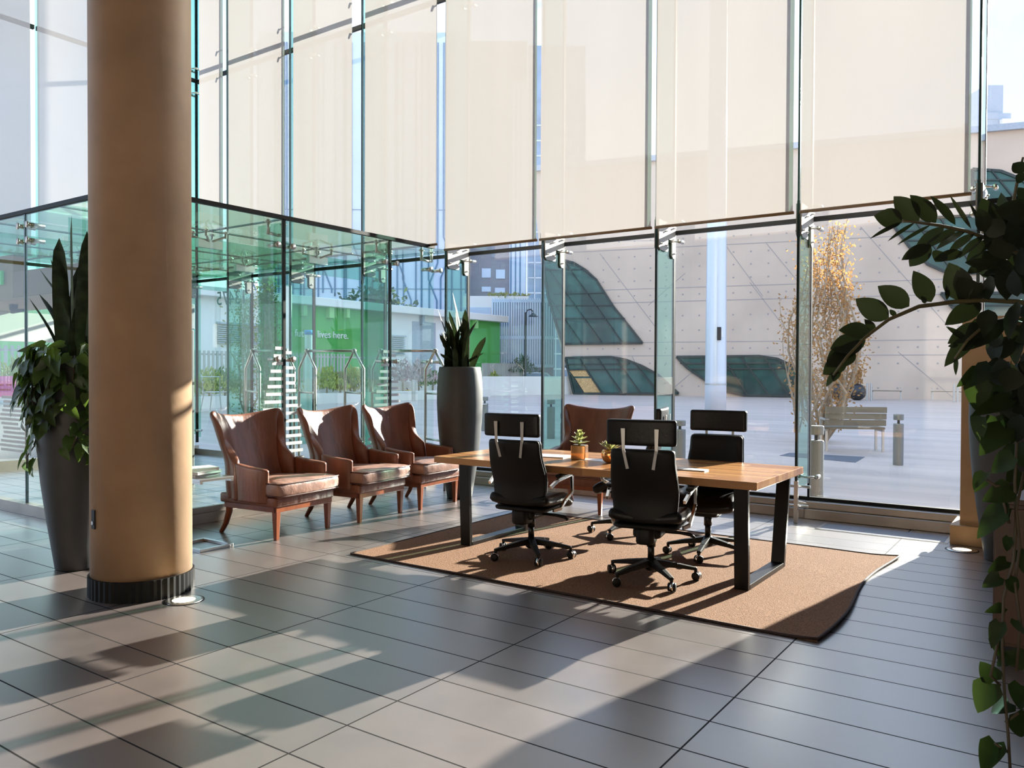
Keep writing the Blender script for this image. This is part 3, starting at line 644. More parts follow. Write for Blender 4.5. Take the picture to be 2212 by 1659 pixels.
oc = office_chair(); oc.location = (-3.57, 5.40, .012); oc.rotation_euler = (0, 0, .10)
oc['label'] = 'black office chair seen from behind at the left half of the table, nearer the armchairs'; oc['group'] = 'black high-back office chairs'
dup(oc, (-2.475, 5.30, .012), .22, 'black office chair seen from behind, nearest the viewer, at the middle of the table')
dup(oc, (-2.44, 6.30, .012), PI + .12, 'black office chair facing us across the table, in front of the white pole')
dup(oc, (-3.36, 6.66, .012), PI / 2 + .28, 'black office chair turned sideways, mostly hidden behind the nearest chair')

# ---- steel C-shaped side table with magazines
stb = thing('side_table', 'small brushed steel C-shaped side table beside the column', 'side table', (-5.98, 4.12, 0))
sx0, sx1, sy0, sy1, sz = -.30, .11, -.16, .16, .60
MB().box((sx0, sy0, sz - .022), (sx1, sy1, sz)).build('table_top', 'steel', stb, bevel=.002)
MB().box((sx0, sy0, sz - .04), (sx1, sy0 + .025, sz - .022)).box((sx0, sy1 - .025, sz - .04), (sx1, sy1, sz - .022)).build('apron', 'steel', stb)
MB().box((sx0, -.02, .02), (sx0 + .025, .02, sz - .022)).box((sx0 + .19, sy0 + .02, .02), (sx0 + .215, sy0 + .05, sz - .03)).build('post', 'steel', stb, bevel=.002)
MB().box((sx0, sy0, 0), (sx1, sy0 + .03, .025)).box((sx0, sy1 - .03, 0), (sx1, sy1, .025)).box((sx1 - .03, sy0 + .03, 0), (sx1, sy1 - .03, .025)).box((sx0, sy0 + .03, 0), (sx0 + .03, sy1 - .03, .025)).build('base_frame', 'steel', stb, bevel=.002)
for k, (mm, lab, dx, a) in enumerate((('grey', 'thick grey magazine at the bottom of the pile on the steel side table', -.02, .1), ('paper', 'white magazine in the middle of the pile on the steel side table', .0, .15), ('paper', 'white magazine lying on top of the pile on the steel side table', -.03, -.2))):
    h = .022; g = thing('magazine', lab, 'magazine', (-6.09 + dx, 4.12, sz + .001 + k * .0235), a, 'magazines on the side table')
    MB().box((-.10, -.13, 0), (.10, .13, h)).build('pages', 'paper', g); MB().box((-.104, -.134, h), (.104, .134, h + .0015)).build('cover', mm, g)

# ---- things on the conference table
def rosette(mb, c, rings, up=1):
    for n, L, w, el, z in rings:
        for k in range(n):
            a = 2 * PI * k / n + z * 9 + el
            d = Vector((math.cos(a) * math.cos(el), math.sin(a) * math.cos(el), math.sin(el))); b_ = Vector(c) + Vector((0, 0, z)) + d * .008
            mb.leaf(b_, b_ + d * L, w, (0, 0, 1), 'ovate', .35, -.12, 5)
p = on_z(1248, 992, TZ); s1 = thing('potted_succulent', 'rosette succulent in a square copper glass pot on the table', 'potted plant', (p.x, p.y + .03, TZ + .001), .3)
MB().rbox((0, 0, .0575), (.125, .125, .115), .008).build('pot', 'copper', s1, smooth=False)
MB().box((-.056, -.056, .1145), (.056, .056, .118)).build('soil', 'soil', s1)
mb = MB(); mb.cyl((0, 0, .115), (0, 0, .16), .012); rosette(mb, (0, 0, .115), [(9, .085, .036, .12, .015), (8, .075, .038, .4, .035), (7, .066, .040, .75, .055), (5, .055, .040, 1.1, .075)]); mb.build('rosette', 'succ', s1, smooth=True)
p = on_z(1315, 1000, TZ); s2 = thing('potted_succulent', 'spiky succulent in a round copper bowl behind the nearest office chair', 'potted plant', (p.x, p.y + .02, TZ + .001))
MB().lathe([(.03, 0), (.055, .015), (.072, .05), (.07, .085), (.06, .105), (.054, .105), (.062, .085)], n=28, cap=True).build('pot', 'copper', s2, smooth=True)
mb = MB()
for k in range(24):
    a = k * 2.4; el = .25 + .9 * (k / 24); d = Vector((math.cos(a) * math.cos(el), math.sin(a) * math.cos(el), math.sin(el))); b_ = Vector((0, 0, .10))
    mb.leaf(b_, b_ + d * (.115 - .03 * k / 24), .024, (0, 0, 1), 'ovate', .4, -.15, 5)
mb.build('rosette', 'succ', s2, smooth=True)
for q, lab, a, sz_ in (((1190, 986), 'white notepad on the table left of the square copper pot', .2, (.30, .21)), ((1497, 1016), 'white paper sheet on the table beside the far right office chair', .05, (.21, .10))):
    p = on_z(*q, TZ); g = MB().box((-sz_[0] / 2, -sz_[1] / 2, 0), (sz_[0] / 2, sz_[1] / 2, .008)).build('notepad', 'paper'); g.location = (p.x, p.y, TZ + .001); g.rotation_euler = (0, 0, a); tag(g, lab, 'paper')

# ================================================================== PLANTS INDOORS
def planter(name, label, x, y, H=1.55):
    t = thing(name, label, 'potted plant', (x, y, 0)); k = H / 1.55
    MB().lathe([(.142, 0), (.15, .01), (.175, .18 * k), (.205, .38 * k), (.240, .65 * k), (.262, .90 * k), (.272, 1.12 * k), (.270, 1.30 * k), (.258, 1.46 * k), (.247, 1.535 * k), (.243, 1.55 * k), (.225, 1.55 * k), (.225, 1.50 * k)], n=48).build('pot', 'pot', t, smooth=True)
    MB().lathe([(.226, 1.49 * k), (.10, 1.505 * k)], n=24).build('soil', 'soil', t)
    return t
def snake(mb, b, tip, w, tw=.3):
    b = Vector(b); tip = Vector(tip); n = 9; ax = tip - b
    a = R.uniform(0, PI); sd_ = Vector((math.cos(a), math.sin(a), 0)); rows = []
    out = Vector((ax.x, ax.y, 0))
    for i in range(n + 1):
        t = i / n; ww = w / 2 * min(1, .62 + .9 * t) * (1 - max(0, t - .55) / .45 * .0) * (math.sqrt(max(0, 1 - ((t - .5) / .5) ** 3)) if t > .5 else 1)
        c = b + Vector((0, 0, ax.z * t)) + out * (t ** 1.6); rr = Matrix.Rotation(tw * t, 3, 'Z') @ sd_; nn = Vector((-rr.y, rr.x, 0))
        ww = max(ww, .002); rows.append((c - rr * ww + nn * ww * .35, c, c + rr * ww + nn * ww * .35))
    mb.grid(rows)
# P2, planter beside the third armchair
P2 = (-5.98, 7.50)
t2 = planter('potted_snake_plant', 'tall charcoal planter of upright snake plant by the window corner', *P2)
mb = MB(); o = Vector((P2[0], P2[1], 0))
for q in ((978, 632), (946, 668), (1049, 728), (956, 715), (968, 690), (985, 668), (996, 690), (1005, 668), (1012, 700), (975, 705), (1000, 720), (962, 735), (990, 712), (1009, 678), (981, 730), (950, 722), (970, 672)):
    tip = on_d(*q, 9.55 + R.uniform(-.12, .12)) - o; tip.z = max(tip.z, 1.7)
    for j in range(2):
        a = R.uniform(0, 6.28); r = R.uniform(.02, .15); snake(mb, (r * math.cos(a) + tip.x * .25, r * math.sin(a) + tip.y * .25, 1.48), tip if not j else Vector((tip.x + R.uniform(-.14, .14), tip.y + R.uniform(-.14, .14), 1.55 + (tip.z - 1.55) * R.uniform(.45, .85))), R.uniform(.065, .095))
mb.build('leaves', 'snake', t2, smooth=True)
# P1, planter behind the column with pothos
P1 = (-6.20, 3.13)
t1 = planter('potted_snake_plant', 'tall dark planter behind the column, snake plant above trailing pothos', *P1)
mb = MB(); o = Vector((P1[0], P1[1], 0))
for q, w in (((155, 466), .075), ((128, 515), .10), ((188, 500), .08), ((87, 583), .07), ((64, 645), .045), ((85, 636), .05), ((143, 578), .085), ((168, 577), .07), ((110, 560), .06), ((118, 600), .08), ((178, 640), .07), ((100, 650), .06), ((150, 640), .10), ((132, 600), .10), ((165, 650), .09), ((190, 560), .08), ((200, 600), .08), ((215, 640), .08)):
    tip = on_d(*q, 6.65 + R.uniform(-.12, .12)) - o
    a = R.uniform(0, 6.28); r = R.uniform(.02, .12); snake(mb, (r * math.cos(a), r * math.sin(a), 1.48), tip, w * 1.2)
mb.build('leaves', 'snake', t1, smooth=True)
def heart(mb, p, size, face, hang=.75):
    p = Vector(p); f = Vector(face).normalized(); a = R.uniform(-.9, .9)
    d = (Vector((0, 0, -1)) * hang + f * .45 + Vector((-f.y, f.x, 0)) * a).normalized()
    mb.leaf(p, p + d * size, size * .62, f + Vector((R.uniform(-.4, .4), R.uniform(-.4, .4), R.uniform(0, .5))), 'heart', R.uniform(.05, .5), R.uniform(0, .35), 6)
vm, lm = MB(), MB()
toCam = Vector((-P1[0], -P1[1], 0)).normalized()
for k in range(26):
    a = math.atan2(toCam.y, toCam.x) + R.uniform(-1.9, 1.9); d = Vector((math.cos(a), math.sin(a), 0)); L = R.uniform(.15, .55) if k % 3 else R.uniform(.5, .85)
    pts = [d * .15 + Vector((0, 0, 1.52)), d * .24 + Vector((0, 0, 1.60)), d * .30 + Vector((0, 0, 1.54))]
    n = int(L / .09); pts += [d * (.30 + .03 * math.sin(i)) + Vector((R.uniform(-.03, .03), R.uniform(-.03, .03), 1.48 - .09 * i)) for i in range(n)]
    vm.tube(pts, .005, 5)
    for q in pts[1:]:
        for _ in range(2): heart(lm, q + Vector((R.uniform(-.06, .06), R.uniform(-.06, .06), R.uniform(-.02, .07))), R.uniform(.085, .15), d)
for k in range(60):
    a = R.uniform(0, 6.28); r = R.uniform(.1, .3); d = Vector((math.cos(a), math.sin(a), 0)); heart(lm, d * r + Vector((0, 0, 1.56 + R.uniform(-.05, .13))), R.uniform(.09, .15), d + Vector((0, 0, .5)), .3)
# the one long runner that ends curling forward
run = [on_d(x, y, 6.32) - o for x, y in ((185, 900), (190, 980), (187, 1040), (182, 1085), (165, 1105), (145, 1120), (118, 1120))]
vm.tube(run, .005, 5)
for (x, y), sz_ in (((186, 985), .10), ((188, 1035), .10), ((160, 1060), .085), ((170, 1085), .09), ((138, 1112), .085), ((182, 945), .09)):
    heart(lm, on_d(x, y - 8, 6.3) - o, sz_, toCam)
vm.build('vine_stems', 'vine', t1, smooth=True); lm.build('pothos_foliage', 'pothos', t1, smooth=True)
# P3, planter in front of the low wall, mostly hidden
t3 = planter('potted_plant', 'tall planter in front of the tan low wall, bluish where daylight grazes it', -.44, 7.56)
mb = MB()
for k in range(50):
    a = R.uniform(0, 6.28); r = R.uniform(.05, .3); d = Vector((math.cos(a), math.sin(a), 0)); heart(mb, d * r + Vector((.05, 0, 1.54 + R.uniform(-.2, .10) * r / .3)), R.uniform(.1, .17), d, .3)
mb.build('foliage', 'pothos2', t3, smooth=True)
# P4, planter just out of the frame on the right, whose plants reach into the picture
D4 = 2.35
pc = on_d(2445, 900, D4 + .1); P4 = Vector((pc.x, pc.y, 0))
t4 = planter('potted_plant', 'near planter at the right picture edge with arching fronds and hanging pothos vines', P4.x, P4.y, 1.5)
zs, zl = MB(), MB(); tocam = Vector((-P4.x, -P4.y, .25)).normalized()
def P(x, y, dd=0): return on_d(x, y, D4 + dd) - P4
def frond(path, leaves, r0=.009):
    pts = [P(x, y, d) for x, y, d in path]; root = Vector((R.uniform(-.06, .06), R.uniform(-.06, .06), 1.45))
    pts = [root, root.lerp(pts[0], .5) + Vector((0, 0, .06))] + pts
    zs.tube(pts, [r0 * (1 - .65 * i / (len(pts) - 1)) for i in range(len(pts))], 8)
    for bx, by, tx, ty, w, roll in leaves:
        dd = R.uniform(-.03, .03); b_ = P(bx, by); tp = P(tx, ty, dd); ax = (tp - b_).normalized()
        n_ = Matrix.Rotation(roll, 3, ax) @ tocam; zl.leaf(b_, tp, w / F_PX * D4, n_, 'ovate', .22, .05, 8)
frond([(2205, 652, 0), (2130, 648, 0), (2060, 652, -.02), (1985, 662, -.05), (1920, 690, -.08), (1870, 728, -.10), (1830, 770, -.12), (1800, 810, -.13)],
 [(2012, 652, 1974, 586, 42, .2), (1964, 662, 1897, 618, 46, .1), (1920, 688, 1848, 646, 48, -.1), (1884, 718, 1814, 712, 40, .3), (1862, 740, 1795, 752, 50, .2), (1845, 755, 1786, 790, 52, 0), (1828, 775, 1778, 808, 40, 0), (1808, 800, 1784, 835, 16, .2), (1812, 800, 1800, 824, 20, .2), (2045, 648, 2047, 612, 12, .8), (2000, 655, 1990, 640, 12, .6), (1935, 684, 1922, 668, 12, .4), (1890, 715, 1868, 690, 18, .3), (1870, 735, 1800, 775, 34, .2), (2085, 650, 2050, 568, 58, .1), (2110, 655, 2070, 600, 50, .2), (2105, 648, 2120, 610, 34, .5)])
frond([(2205, 548, .05), (2150, 522, .03), (2090, 500, 0), (2030, 487, -.03), (1980, 480, -.06), (1950, 477, -.08)],
 [(1985, 477, 1931, 424, 44, .1), (2022, 481, 1968, 421, 40, .4), (2064, 486, 2012, 421, 24, .7), (2098, 494, 2052, 421, 10, .2), (2132, 508, 2094, 436, 9, .2), (2176, 520, 2143, 440, 16, .4), (1950, 477, 1889, 466, 44, 0), (1948, 480, 1880, 512, 12, .3), (1976, 481, 1918, 518, 10, .2), (2010, 486, 1938, 526, 10, .3),
  (2040, 490, 1974, 540, 34, .5), (2068, 494, 2000, 534, 30, .6), (2085, 498, 2022, 536, 26, .6), (2105, 504, 2045, 548, 28, .6), (2125, 510, 2070, 556, 26, .6), (2142, 516, 2086, 564, 30, .4), (2010, 530, 1948, 560, 30, .1), (2010, 528, 1964, 575, 44, .1), (2040, 545, 2020, 565, 40, .3), (2160, 560, 2095, 560, 40, .4), (2080, 545, 2018, 560, 26, .1)])
frond([(2208, 610, .1), (2180, 590, .1), (2140, 572, .08), (2100, 562, .06)], [(2150, 575, 2086, 566, 26, .2), (2130, 570, 2090, 590, 24, .1), (2165, 585, 2125, 592, 22, .6), (2190, 600, 2140, 610, 30, .4), (2208, 600, 2120, 592, 16, .3)])
frond([(2208, 700, .02), (2170, 690, .02), (2130, 700, 0), (2090, 735, -.02), (2062, 775, -.03)], [(2130, 702, 2048, 740, 44, .2), (2110, 715, 2040, 790, 36, .1), (2090, 735, 2045, 705, 14, .4), (2070, 745, 2048, 748, 12, .3), (2066, 770, 2064, 810, 10, .2), (2120, 655, 2042, 700, 44, .1), (2170, 692, 2080, 755, 50, .2)])
frond([(2208, 480, .1), (2190, 430, .1), (2200, 380, .1), (2210, 340, .1)], [(2212, 372, 2188, 352, 30, .2), (2212, 390, 2195, 378, 26, .2), (2230, 470, 2152, 452, 60, .3), (2240, 440, 2170, 470, 60, .4), (2230, 500, 2160, 480, 50, .2), (2240, 540, 2190, 470, 60, .1), (2180, 560, 2130, 480, 54, .2), (2215, 430, 2200, 405, 24, .3)])
for k in range(75):      # the dark crowd of leaves nearer the pot
    x = R.uniform(2118, 2300); y = R.uniform(470, 900)
    if x < 2150 and y > 760: continue
    a = R.uniform(-2.6, -.4) if y < 650 else R.uniform(1.2, 3.6); L = R.uniform(50, 85); dd = R.uniform(-.15, .3)
    b_ = P(x, y, dd); tp = P(x - abs(L * math.cos(a)) * .8, y + L * math.sin(a), dd + R.uniform(-.06, .06)); zl.leaf(b_, tp, R.uniform(30, 52) / F_PX * D4, Matrix.Rotation(R.uniform(-.7, .7), 3, (tp - b_).normalized()) @ tocam, 'ovate', .2, .1, 6)
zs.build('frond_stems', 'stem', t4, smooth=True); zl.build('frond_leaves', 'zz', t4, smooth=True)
vs, vl = MB(), MB()
for path in ([(2225, 780), (2205, 860), (2197, 940), (2192, 1040), (2195, 1120), (2190, 1210), (2168, 1290), (2165, 1400), (2170, 1500), (2178, 1590), (2184, 1700)], [(2212, 1020), (2195, 1100), (2203, 1180), (2192, 1260), (2205, 1350), (2195, 1450)], [(2165, 1340), (2140, 1460), (2160, 1480)], [(2192, 1045), (2150, 1050), (2118, 1028)], [(2180, 1130), (2165, 1070)], [(2172, 1560), (2200, 1540)], [(2178, 1625), (2150, 1606)]):
    vs.tube([P(x, y, -.02 * (i % 2)) for i, (x, y) in enumerate(path)], .0045, 6)
for bx, by, tx, ty, w in ((2118, 800, 2068, 834, 34), (2110, 825, 2112, 890, 56), (2180, 862, 2098, 898, 40), (2120, 900, 2106, 960, 46), (2170, 925, 2116, 982, 60), (2190, 985, 2140, 1022, 46), (2128, 1022, 2102, 1055, 34), (2180, 1058, 2125, 1080, 52), (2180, 1090, 2170, 1125, 40), (2168, 1098, 2108, 1162, 52), (2180, 1160, 2172, 1195, 22), (2174, 1212, 2134, 1236, 30), (2160, 1246, 2121, 1268, 34), (2168, 1312, 2128, 1322, 24), (2178, 1250, 2205, 1290, 30), (2160, 1345, 2140, 1400, 34), (2150, 1368, 2160, 1420, 30), (2195, 1340, 2210, 1380, 26), (2148, 1470, 2117, 1428, 46), (2138, 1476, 2112, 1540, 58), (2180, 1518, 2142, 1540, 40), (2192, 1540, 2215, 1600, 50), (2150, 1604, 2122, 1672, 52), (2185, 1405, 2210, 1450, 50), (2196, 960, 2205, 1010, 52), (2200, 880, 2190, 950, 60), (2150, 900, 2160, 960, 50), (2130, 1040, 2104, 1062, 20), (2200, 1190, 2215, 1240, 30), (2160, 830, 2140, 890, 56), (2190, 800, 2170, 860, 60), (2140, 790, 2100, 830, 46), (2180, 1420, 2150, 1440, 26), (2205, 1020, 2180, 1075, 50), (2206, 1480, 2195, 1540, 44)):
    b_ = P(bx, by, R.uniform(-.04, .04)); tp = P(tx, ty, R.uniform(-.05, .05)); vl.leaf(b_, tp, w / F_PX * D4, tocam + Vector((R.uniform(-.4, .4), R.uniform(-.4, .4), .3)), 'heart', R.uniform(.1, .45), R.uniform(0, .2), 7)
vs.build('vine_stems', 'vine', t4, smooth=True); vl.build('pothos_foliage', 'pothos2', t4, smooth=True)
# dark wooden cabinet at the right edge
cb = thing('wooden_cabinet', 'dark brown wooden cabinet at the right picture edge behind the hanging vines', 'cabinet', (.42, 5.28, 0))
MB().box((-.76, -.38, .08), (.76, .38, .82)).build('body', 'woodcab', cb, bevel=.003); MB().box((-.775, -.395, .82), (.775, .395, .85)).build('top', 'woodcab', cb, bevel=.004)
MB().box((-.74, -.36, 0), (.74, .36, .08)).build('plinth', 'black', cb)
for k in range(2):
    dr = MB().box((-.75 + k * .755, -.396, .10), (-.01 + k * .755, -.38, .80)).build('door', 'woodcab', cb, bevel=.003); MB().box((-.06 + k * .06, -.42, .45), (-.045 + k * .06, -.396, .57)).build('handle', 'alum', dr)

# ================================================================== OUTSIDE
struct(MB().box((-160, -40, -.4), (90, 260, -.012)).build('ground_plaza', 'pave'))
# ---- long concrete library across the plaza
LO = Vector((-15, 49, 0)); LU = Vector((1, .26, 0)).normalized(); LN = Vector((LU.y, -LU.x, 0))     # LN faces the plaza
def LW(x, y, off=0.0):
    d = ray(x, y); t = (LO - CAMP).dot(LN) / d.dot(LN); return CAMP + d * t + LN * off
def lw(u, z, off=0.0): return LO + LU * u + Vector((0, 0, z)) + LN * off
lib = thing('library_building', 'long grey concrete building with curved green windows across the plaza', 'building', LO)
LIB_TOP = 14.8
uR = 32.0; lt = LW(1160, 500)
uL = (lt - LO).dot(LU)
edge = [LW(1236, 852), LW(1224, 800), LW(1210, 745), LW(1190, 672), LW(1174, 600), LW(1166, 545)]
edge[0].z = -.2
poly = [p - LO for p in edge] + [lw(uL - .4, LIB_TOP) - LO, lw(uR, LIB_TOP) - LO, lw(uR, -.2) - LO]
MB().prism(poly[::-1], -LN * 22).build('wall', 'conc', lib)
MB().prism([lw(uL - .6, LIB_TOP, .25) - LO, lw(uR, LIB_TOP, .25) - LO, lw(uR, LIB_TOP + .35, .25) - LO, lw(uL - .6, LIB_TOP + .35, .25) - LO], -LN * 1.0).build('parapet', 'gpanel', lib)
mb = MB()
for y in (528, 618, 648, 738, 768):
    z = LW(1576, y).z; a = (edge[3] - LO).dot(LU) + 1.0 if y < 760 else (edge[0] - LO).dot(LU)
    mb.bar(lw(a, z, .0) - LO, lw(uR, z, .0) - LO, .045, .02, LN)
for q in (((1296, 548), (1415, 705)), ((1366, 770), (1375, 790)), ((1560, 520), (1648, 640)), ((1655, 525), (1725, 610)), ((1859, 490), (2076, 737)), ((1620, 610), (1720, 740)), ((1480, 590), (1400, 660)), ((1940, 760), (2060, 860)), ((1500, 800), (1440, 850)), ((1300, 520), (1420, 520))):
    mb.bar(LW(*q[0]) - LO, LW(*q[1]) - LO, .04, .02, LN)
for zr in [LW(1576, y).z for y in (510, 545, 572, 600, 633, 680, 712, 752, 785, 835)]:
    for k in range(46):
        u = -11.5 + k * 1.02; p = lw(u, zr, .002) - LO; mb.bar(p - LU * .05, p + LU * .05, .09, .02, LN)
mb.build('joints_and_tie_holes', 'joint', lib)
def lwin(name, outline, bars, extra=None):
    pts = [LW(*p, .05) - LO for p in outline]
    wn = MB().prism(pts[::-1], -LN * .3).build('window', 'dglass', lib)
    mb = MB()
    for a, b in zip(pts, pts[1:] + pts[:1]): mb.bar(a, b, .14, .22, LN)
    for a, b in bars: mb.bar(LW(*a, .08) - LO, LW(*b, .08) - LO, .075, .16, LN)
    mb.build('mullions', 'mull', wn)
    return wn
lwin('w', [(1174, 568), (1217, 562), (1240, 568), (1265, 583), (1288, 604), (1306, 632), (1325, 662), (1350, 693), (1388, 741), (1217, 743), (1202, 700), (1184, 640)],
     [((1180, 583), (1262, 582)), ((1196, 635), (1307, 633)), ((1185, 660), (1325, 660)), ((1200, 688), (1350, 688)), ((1217, 562), (1346, 742)), ((1180, 575), (1302, 742)), ((1190, 648), (1258, 743)), ((1240, 568), (1282, 600))])
wn = lwin('w', [(1222, 773), (1318, 771), (1350, 776), (1386, 790), (1420, 808), (1445, 830), (1466, 850), (1240, 850)],
     [((1226, 799), (1400, 797)), ((1250, 772), (1302, 850)), ((1290, 772), (1345, 850)), ((1330, 773), (1385, 850)), ((1222, 790), (1262, 850)), ((1370, 783), (1425, 850)), ((1224, 787), (1360, 786))])
for q in ([(1230, 800), (1266, 800), (1274, 813), (1240, 813)], [(1243, 817), (1277, 817), (1298, 848), (1263, 848)]):
    MB().prism([LW(*p, .09) - LO for p in q][::-1], -LN * .04).build('plywood_panel', 'osb', wn)
lwin('w', [(1462, 771), (1640, 769), (1680, 775), (1712, 790), (1730, 805), (1722, 855), (1612, 854), (1570, 846), (1525, 822), (1485, 795)],
     [((1470, 785), (1700, 784)), ((1490, 797), (1722, 796)), ((1515, 771), (1555, 840)), ((1560, 770), (1615, 852)), ((1600, 770), (1662, 854)), ((1650, 770), (1705, 854)), ((1680, 775), (1728, 840))])
lwin('w', [(1925, 482), (2020, 470), (2130, 465), (2130, 590), (2052, 592), (2005, 572), (1965, 535)], [((1935, 500), (2130, 498)), ((1975, 476), (2060, 590)), ((2030, 470), (2110, 590)), ((1950, 520), (2130, 520))])
lwin('w', [(2032, 634), (2300, 632), (2300, 690), (2078, 690)], [((2050, 660), (2300, 660)), ((2090, 634), (2125, 690))])
lwin('w', [(2100, 366), (2160, 370), (2196, 384), (2240, 410), (2240, 440), (2100, 442)], [((2100, 390), (2205, 390)), ((2140, 368), (2200, 440))])

# ---- green pavilion, face toward +X
GX = -34.0
def gp(x, y): return on_x(x, y, GX)
gb = thing('green_pavilion', 'low green and white building lettered along its wall, behind the fence', 'building', (GX, 35, 0))
o = Vector((GX, 35, 0)); ye = gp(1080, 700).y
def gpanel(x0, x1, m, name='wall', z0=0, z1=5.0, dx=0):
    a = 3.0 if x0 is None else gp(x0, 700).y; b = gp(x1, 700).y
    return MB().box((GX - .6 - o.x, a - o.y, z0), (GX + dx - o.x, b - o.y, z1)).build(name, m, gb)
MB().box((-6, 3 - o.y, 0), (-.6, ye - o.y, 5.0)).build('body', 'white', gb)
gpanel(None, 300, 'lgreen'); gpanel(300, 562, 'white'); gpanel(562, 830, 'green'); gpanel(830, 1008, 'white'); gpanel(1008, 1080, 'green')
for a, b in ((890, 940),): MB().box((-.01, gp(a, 700).y - o.y, .5), (.04, gp(b, 700).y - o.y, 4.6)).build('grey_infill', 'gpanel', gb)
ztop = 5.1
MB().box((-6, 3 - o.y, 5.0), (.55, ye + .3 - o.y, 5.45)).build('cornice', 'white', gb, bevel=.03)
for a, b, y0, y1 in ((468, 560, 702, 742), (846, 872, 728, 765)):
    mb = MB(); ya, yb = gp(a, 700).y - o.y, gp(b, 700).y - o.y; z0, z1 = gp((a + b) / 2, y1).z, gp((a + b) / 2, y0).z
    for k in range(9):
        z = z0 + (z1 - z0) * k / 9; mb.add([(.02, ya, z), (.14, ya, z - .03), (.14, yb, z - .03), (.02, yb, z), (.02, ya, z + .05), (.14, ya, z + .02), (.14, yb, z + .02), (.02, yb, z + .05)], [(3, 2, 1, 0), (4, 5, 6, 7), (0, 1, 5, 4), (1, 2, 6, 5), (2, 3, 7, 6), (3, 0, 4, 7)])
    mb.box((0, ya - .05, z1), (.18, yb + .05, z1 + .1)); mb.build('louvre', 'louv', gb)
for a, b, yy0 in ((704, 714, 675), (742, 748, 675), (1020, 1026, 700), (648, 656, 670), (905, 910, 690)):
    zb = gp(a, yy0).z; MB().box((0, gp(a, 700).y - o.y, zb - .3), (.30, gp(b, 700).y - o.y, 5.0)).build('downpipe_box', 'lgreen' if a > 600 and a < 800 or a > 1000 else 'gpanel', gb)
p0 = gp(606, 722); p1 = gp(751, 733)
text('lettering', 'the future lives here.', 1.0, 'wletter', gb, frame_mw((GX + .03, p0.y, gp(680, 728).z - .02), (0, 1, 0), (0, 0, 1)), .02, width=p1.y - p0.y)
# fence along it
def slat_fence(y0, y1, z0, z1, x, label):
    mb = MB(); n = int((y1 - y0) / .22)
    for k in range(min(n, 120)): y = y0 + (y1 - y0) * k / n; mb.box((x - .02, y, z0), (x + .02, y + .10, z1))
    mb.box((x - .05, y0, z0 + .1), (x - .02, y1, z0 + .18)).box((x - .05, y0, z1 - .2), (x - .02, y1, z1 - .12))
    return tag(mb.build('slat_fence', 'fence'), label, 'fence')
slat_fence(3, gp(830, 700).y * .92, .902, 2.35, -31.0, 'pale upright slat fence on the wall in front of the green lettered wall')
struct(MB().box((-31.3, 3, -.1), (-30.8, 44, .9)).build('wall_planter', 'concl'))
struct(MB().box((-28.6, 6, -.1), (-28.0, 38, .45)).build('wall_kerb', 'concl'))
# low white parapet wall in the middle distance
a = on_d(1040, 840, 50); b = on_d(1245, 840, 54); 
mbw = MB(); mbw.bar((a.x, a.y, .55), (b.x, b.y, .55), .5, 1.25); struct(mbw.build('wall_parapet', 'concl'))
a2 = on_d(936, 840, 47); mbw = MB(); mbw.bar((a2.x, a2.y, .5), (a.x, a.y, .5), .5, 1.1); struct(mbw.build('wall_parapet_side', 'concl'))
c0 = on_d(1042, 800, 55); c1 = on_d(1128, 800, 57); mb = MB()
for k in range(40):
    p = c0.lerp(c1, k / 39); mb.box((p.x - .04, p.y - .03, .8), (p.x + .04, p.y + .03, 2.05))
mb.bar((c0.x, c0.y, 1.0), (c1.x, c1.y, 1.0), .05, .08); tag(mb.build('slat_fence', 'fence'), 'short slat fence above the pale wall left of the parked car', 'fence')

# ---- taller buildings behind
def block(name, label, xa, xb, D, z0, z1, depth, m, part='facade', Db=None):
    a = on_d(xa, 700, D); b = on_d(xb, 700, Db or D); a.z = b.z = 0; c = (a + b) / 2
    t = thing(name, label, 'building', c); u = (b - a).normalized(); n = Vector((u.y, -u.x, 0)); W = (b - a).length
    q = [a - c, b - c, b - c - n * depth, a - c - n * depth]
    MB().prism([p + Vector((0, 0, z0)) for p in q], (0, 0, z1 - z0)).build(part, m, t)
    return t, a - c, u, n, W
t, a, u, n, W = block('panel_tower', 'pale blue clad tower with wavy dark vertical lines behind the green wall', 560, 1012, 78, 0, 34, 16, 'bpanel')
mb = MB()
for k in range(34):
    s = (k + R.uniform(.1, .9)) / 34 * W; z0 = R.choice((0, 5, 9)); kk = R.choice((0, 0, .8, -.8)); zk = R.uniform(8, 13)
    pts = [a + u * s + n * .05 + Vector((0, 0, z0)), a + u * s + n * .05 + Vector((0, 0, zk)), a + u * (s + kk) + n * .05 + Vector((0, 0, zk + 2)), a + u * (s + kk) + n * .05 + Vector((0, 0, 33))]
    for p, q in zip(pts[:-1], pts[1:]): mb.bar(p, q, .13, .08, n)
for z in (9.4, 13.2, 17): mb.bar(a + n * .04 + Vector((0, 0, z)), a + u * W + n * .04 + Vector((0, 0, z)), .05, .06, n)
mb.build('cladding_lines', 'bline', t)
t, a, u, n, W = block('concrete_tower', 'dark grey concrete tower with small windows beside the blue clad tower', 1012, 1136, 80, 0, 34, 8, 'dconc')
for s, z, w_, h_ in ((1.0, 11.2, .9, .9), (2.4, 11.1, .9, .9), (1.0, 9.6, .9, .5), (2.3, 9.5, 1, .5)):
    MB().bar(a + u * (s + .3) + n * .02 + Vector((0, 0, z)), a + u * (s + w_ + .3) + n * .02 + Vector((0, 0, z)), h_, .1, n).build('window', 'bpanel', t)
mb = MB(); 
for s in (.0, .45, .9): mb.bar(a + u * (W - 1.5 + s) + n * .06 + Vector((0, 0, 8.5)), a + u * (W - 1.5 + s) + n * .06 + Vector((0, 0, 30)), .12, .1, n)
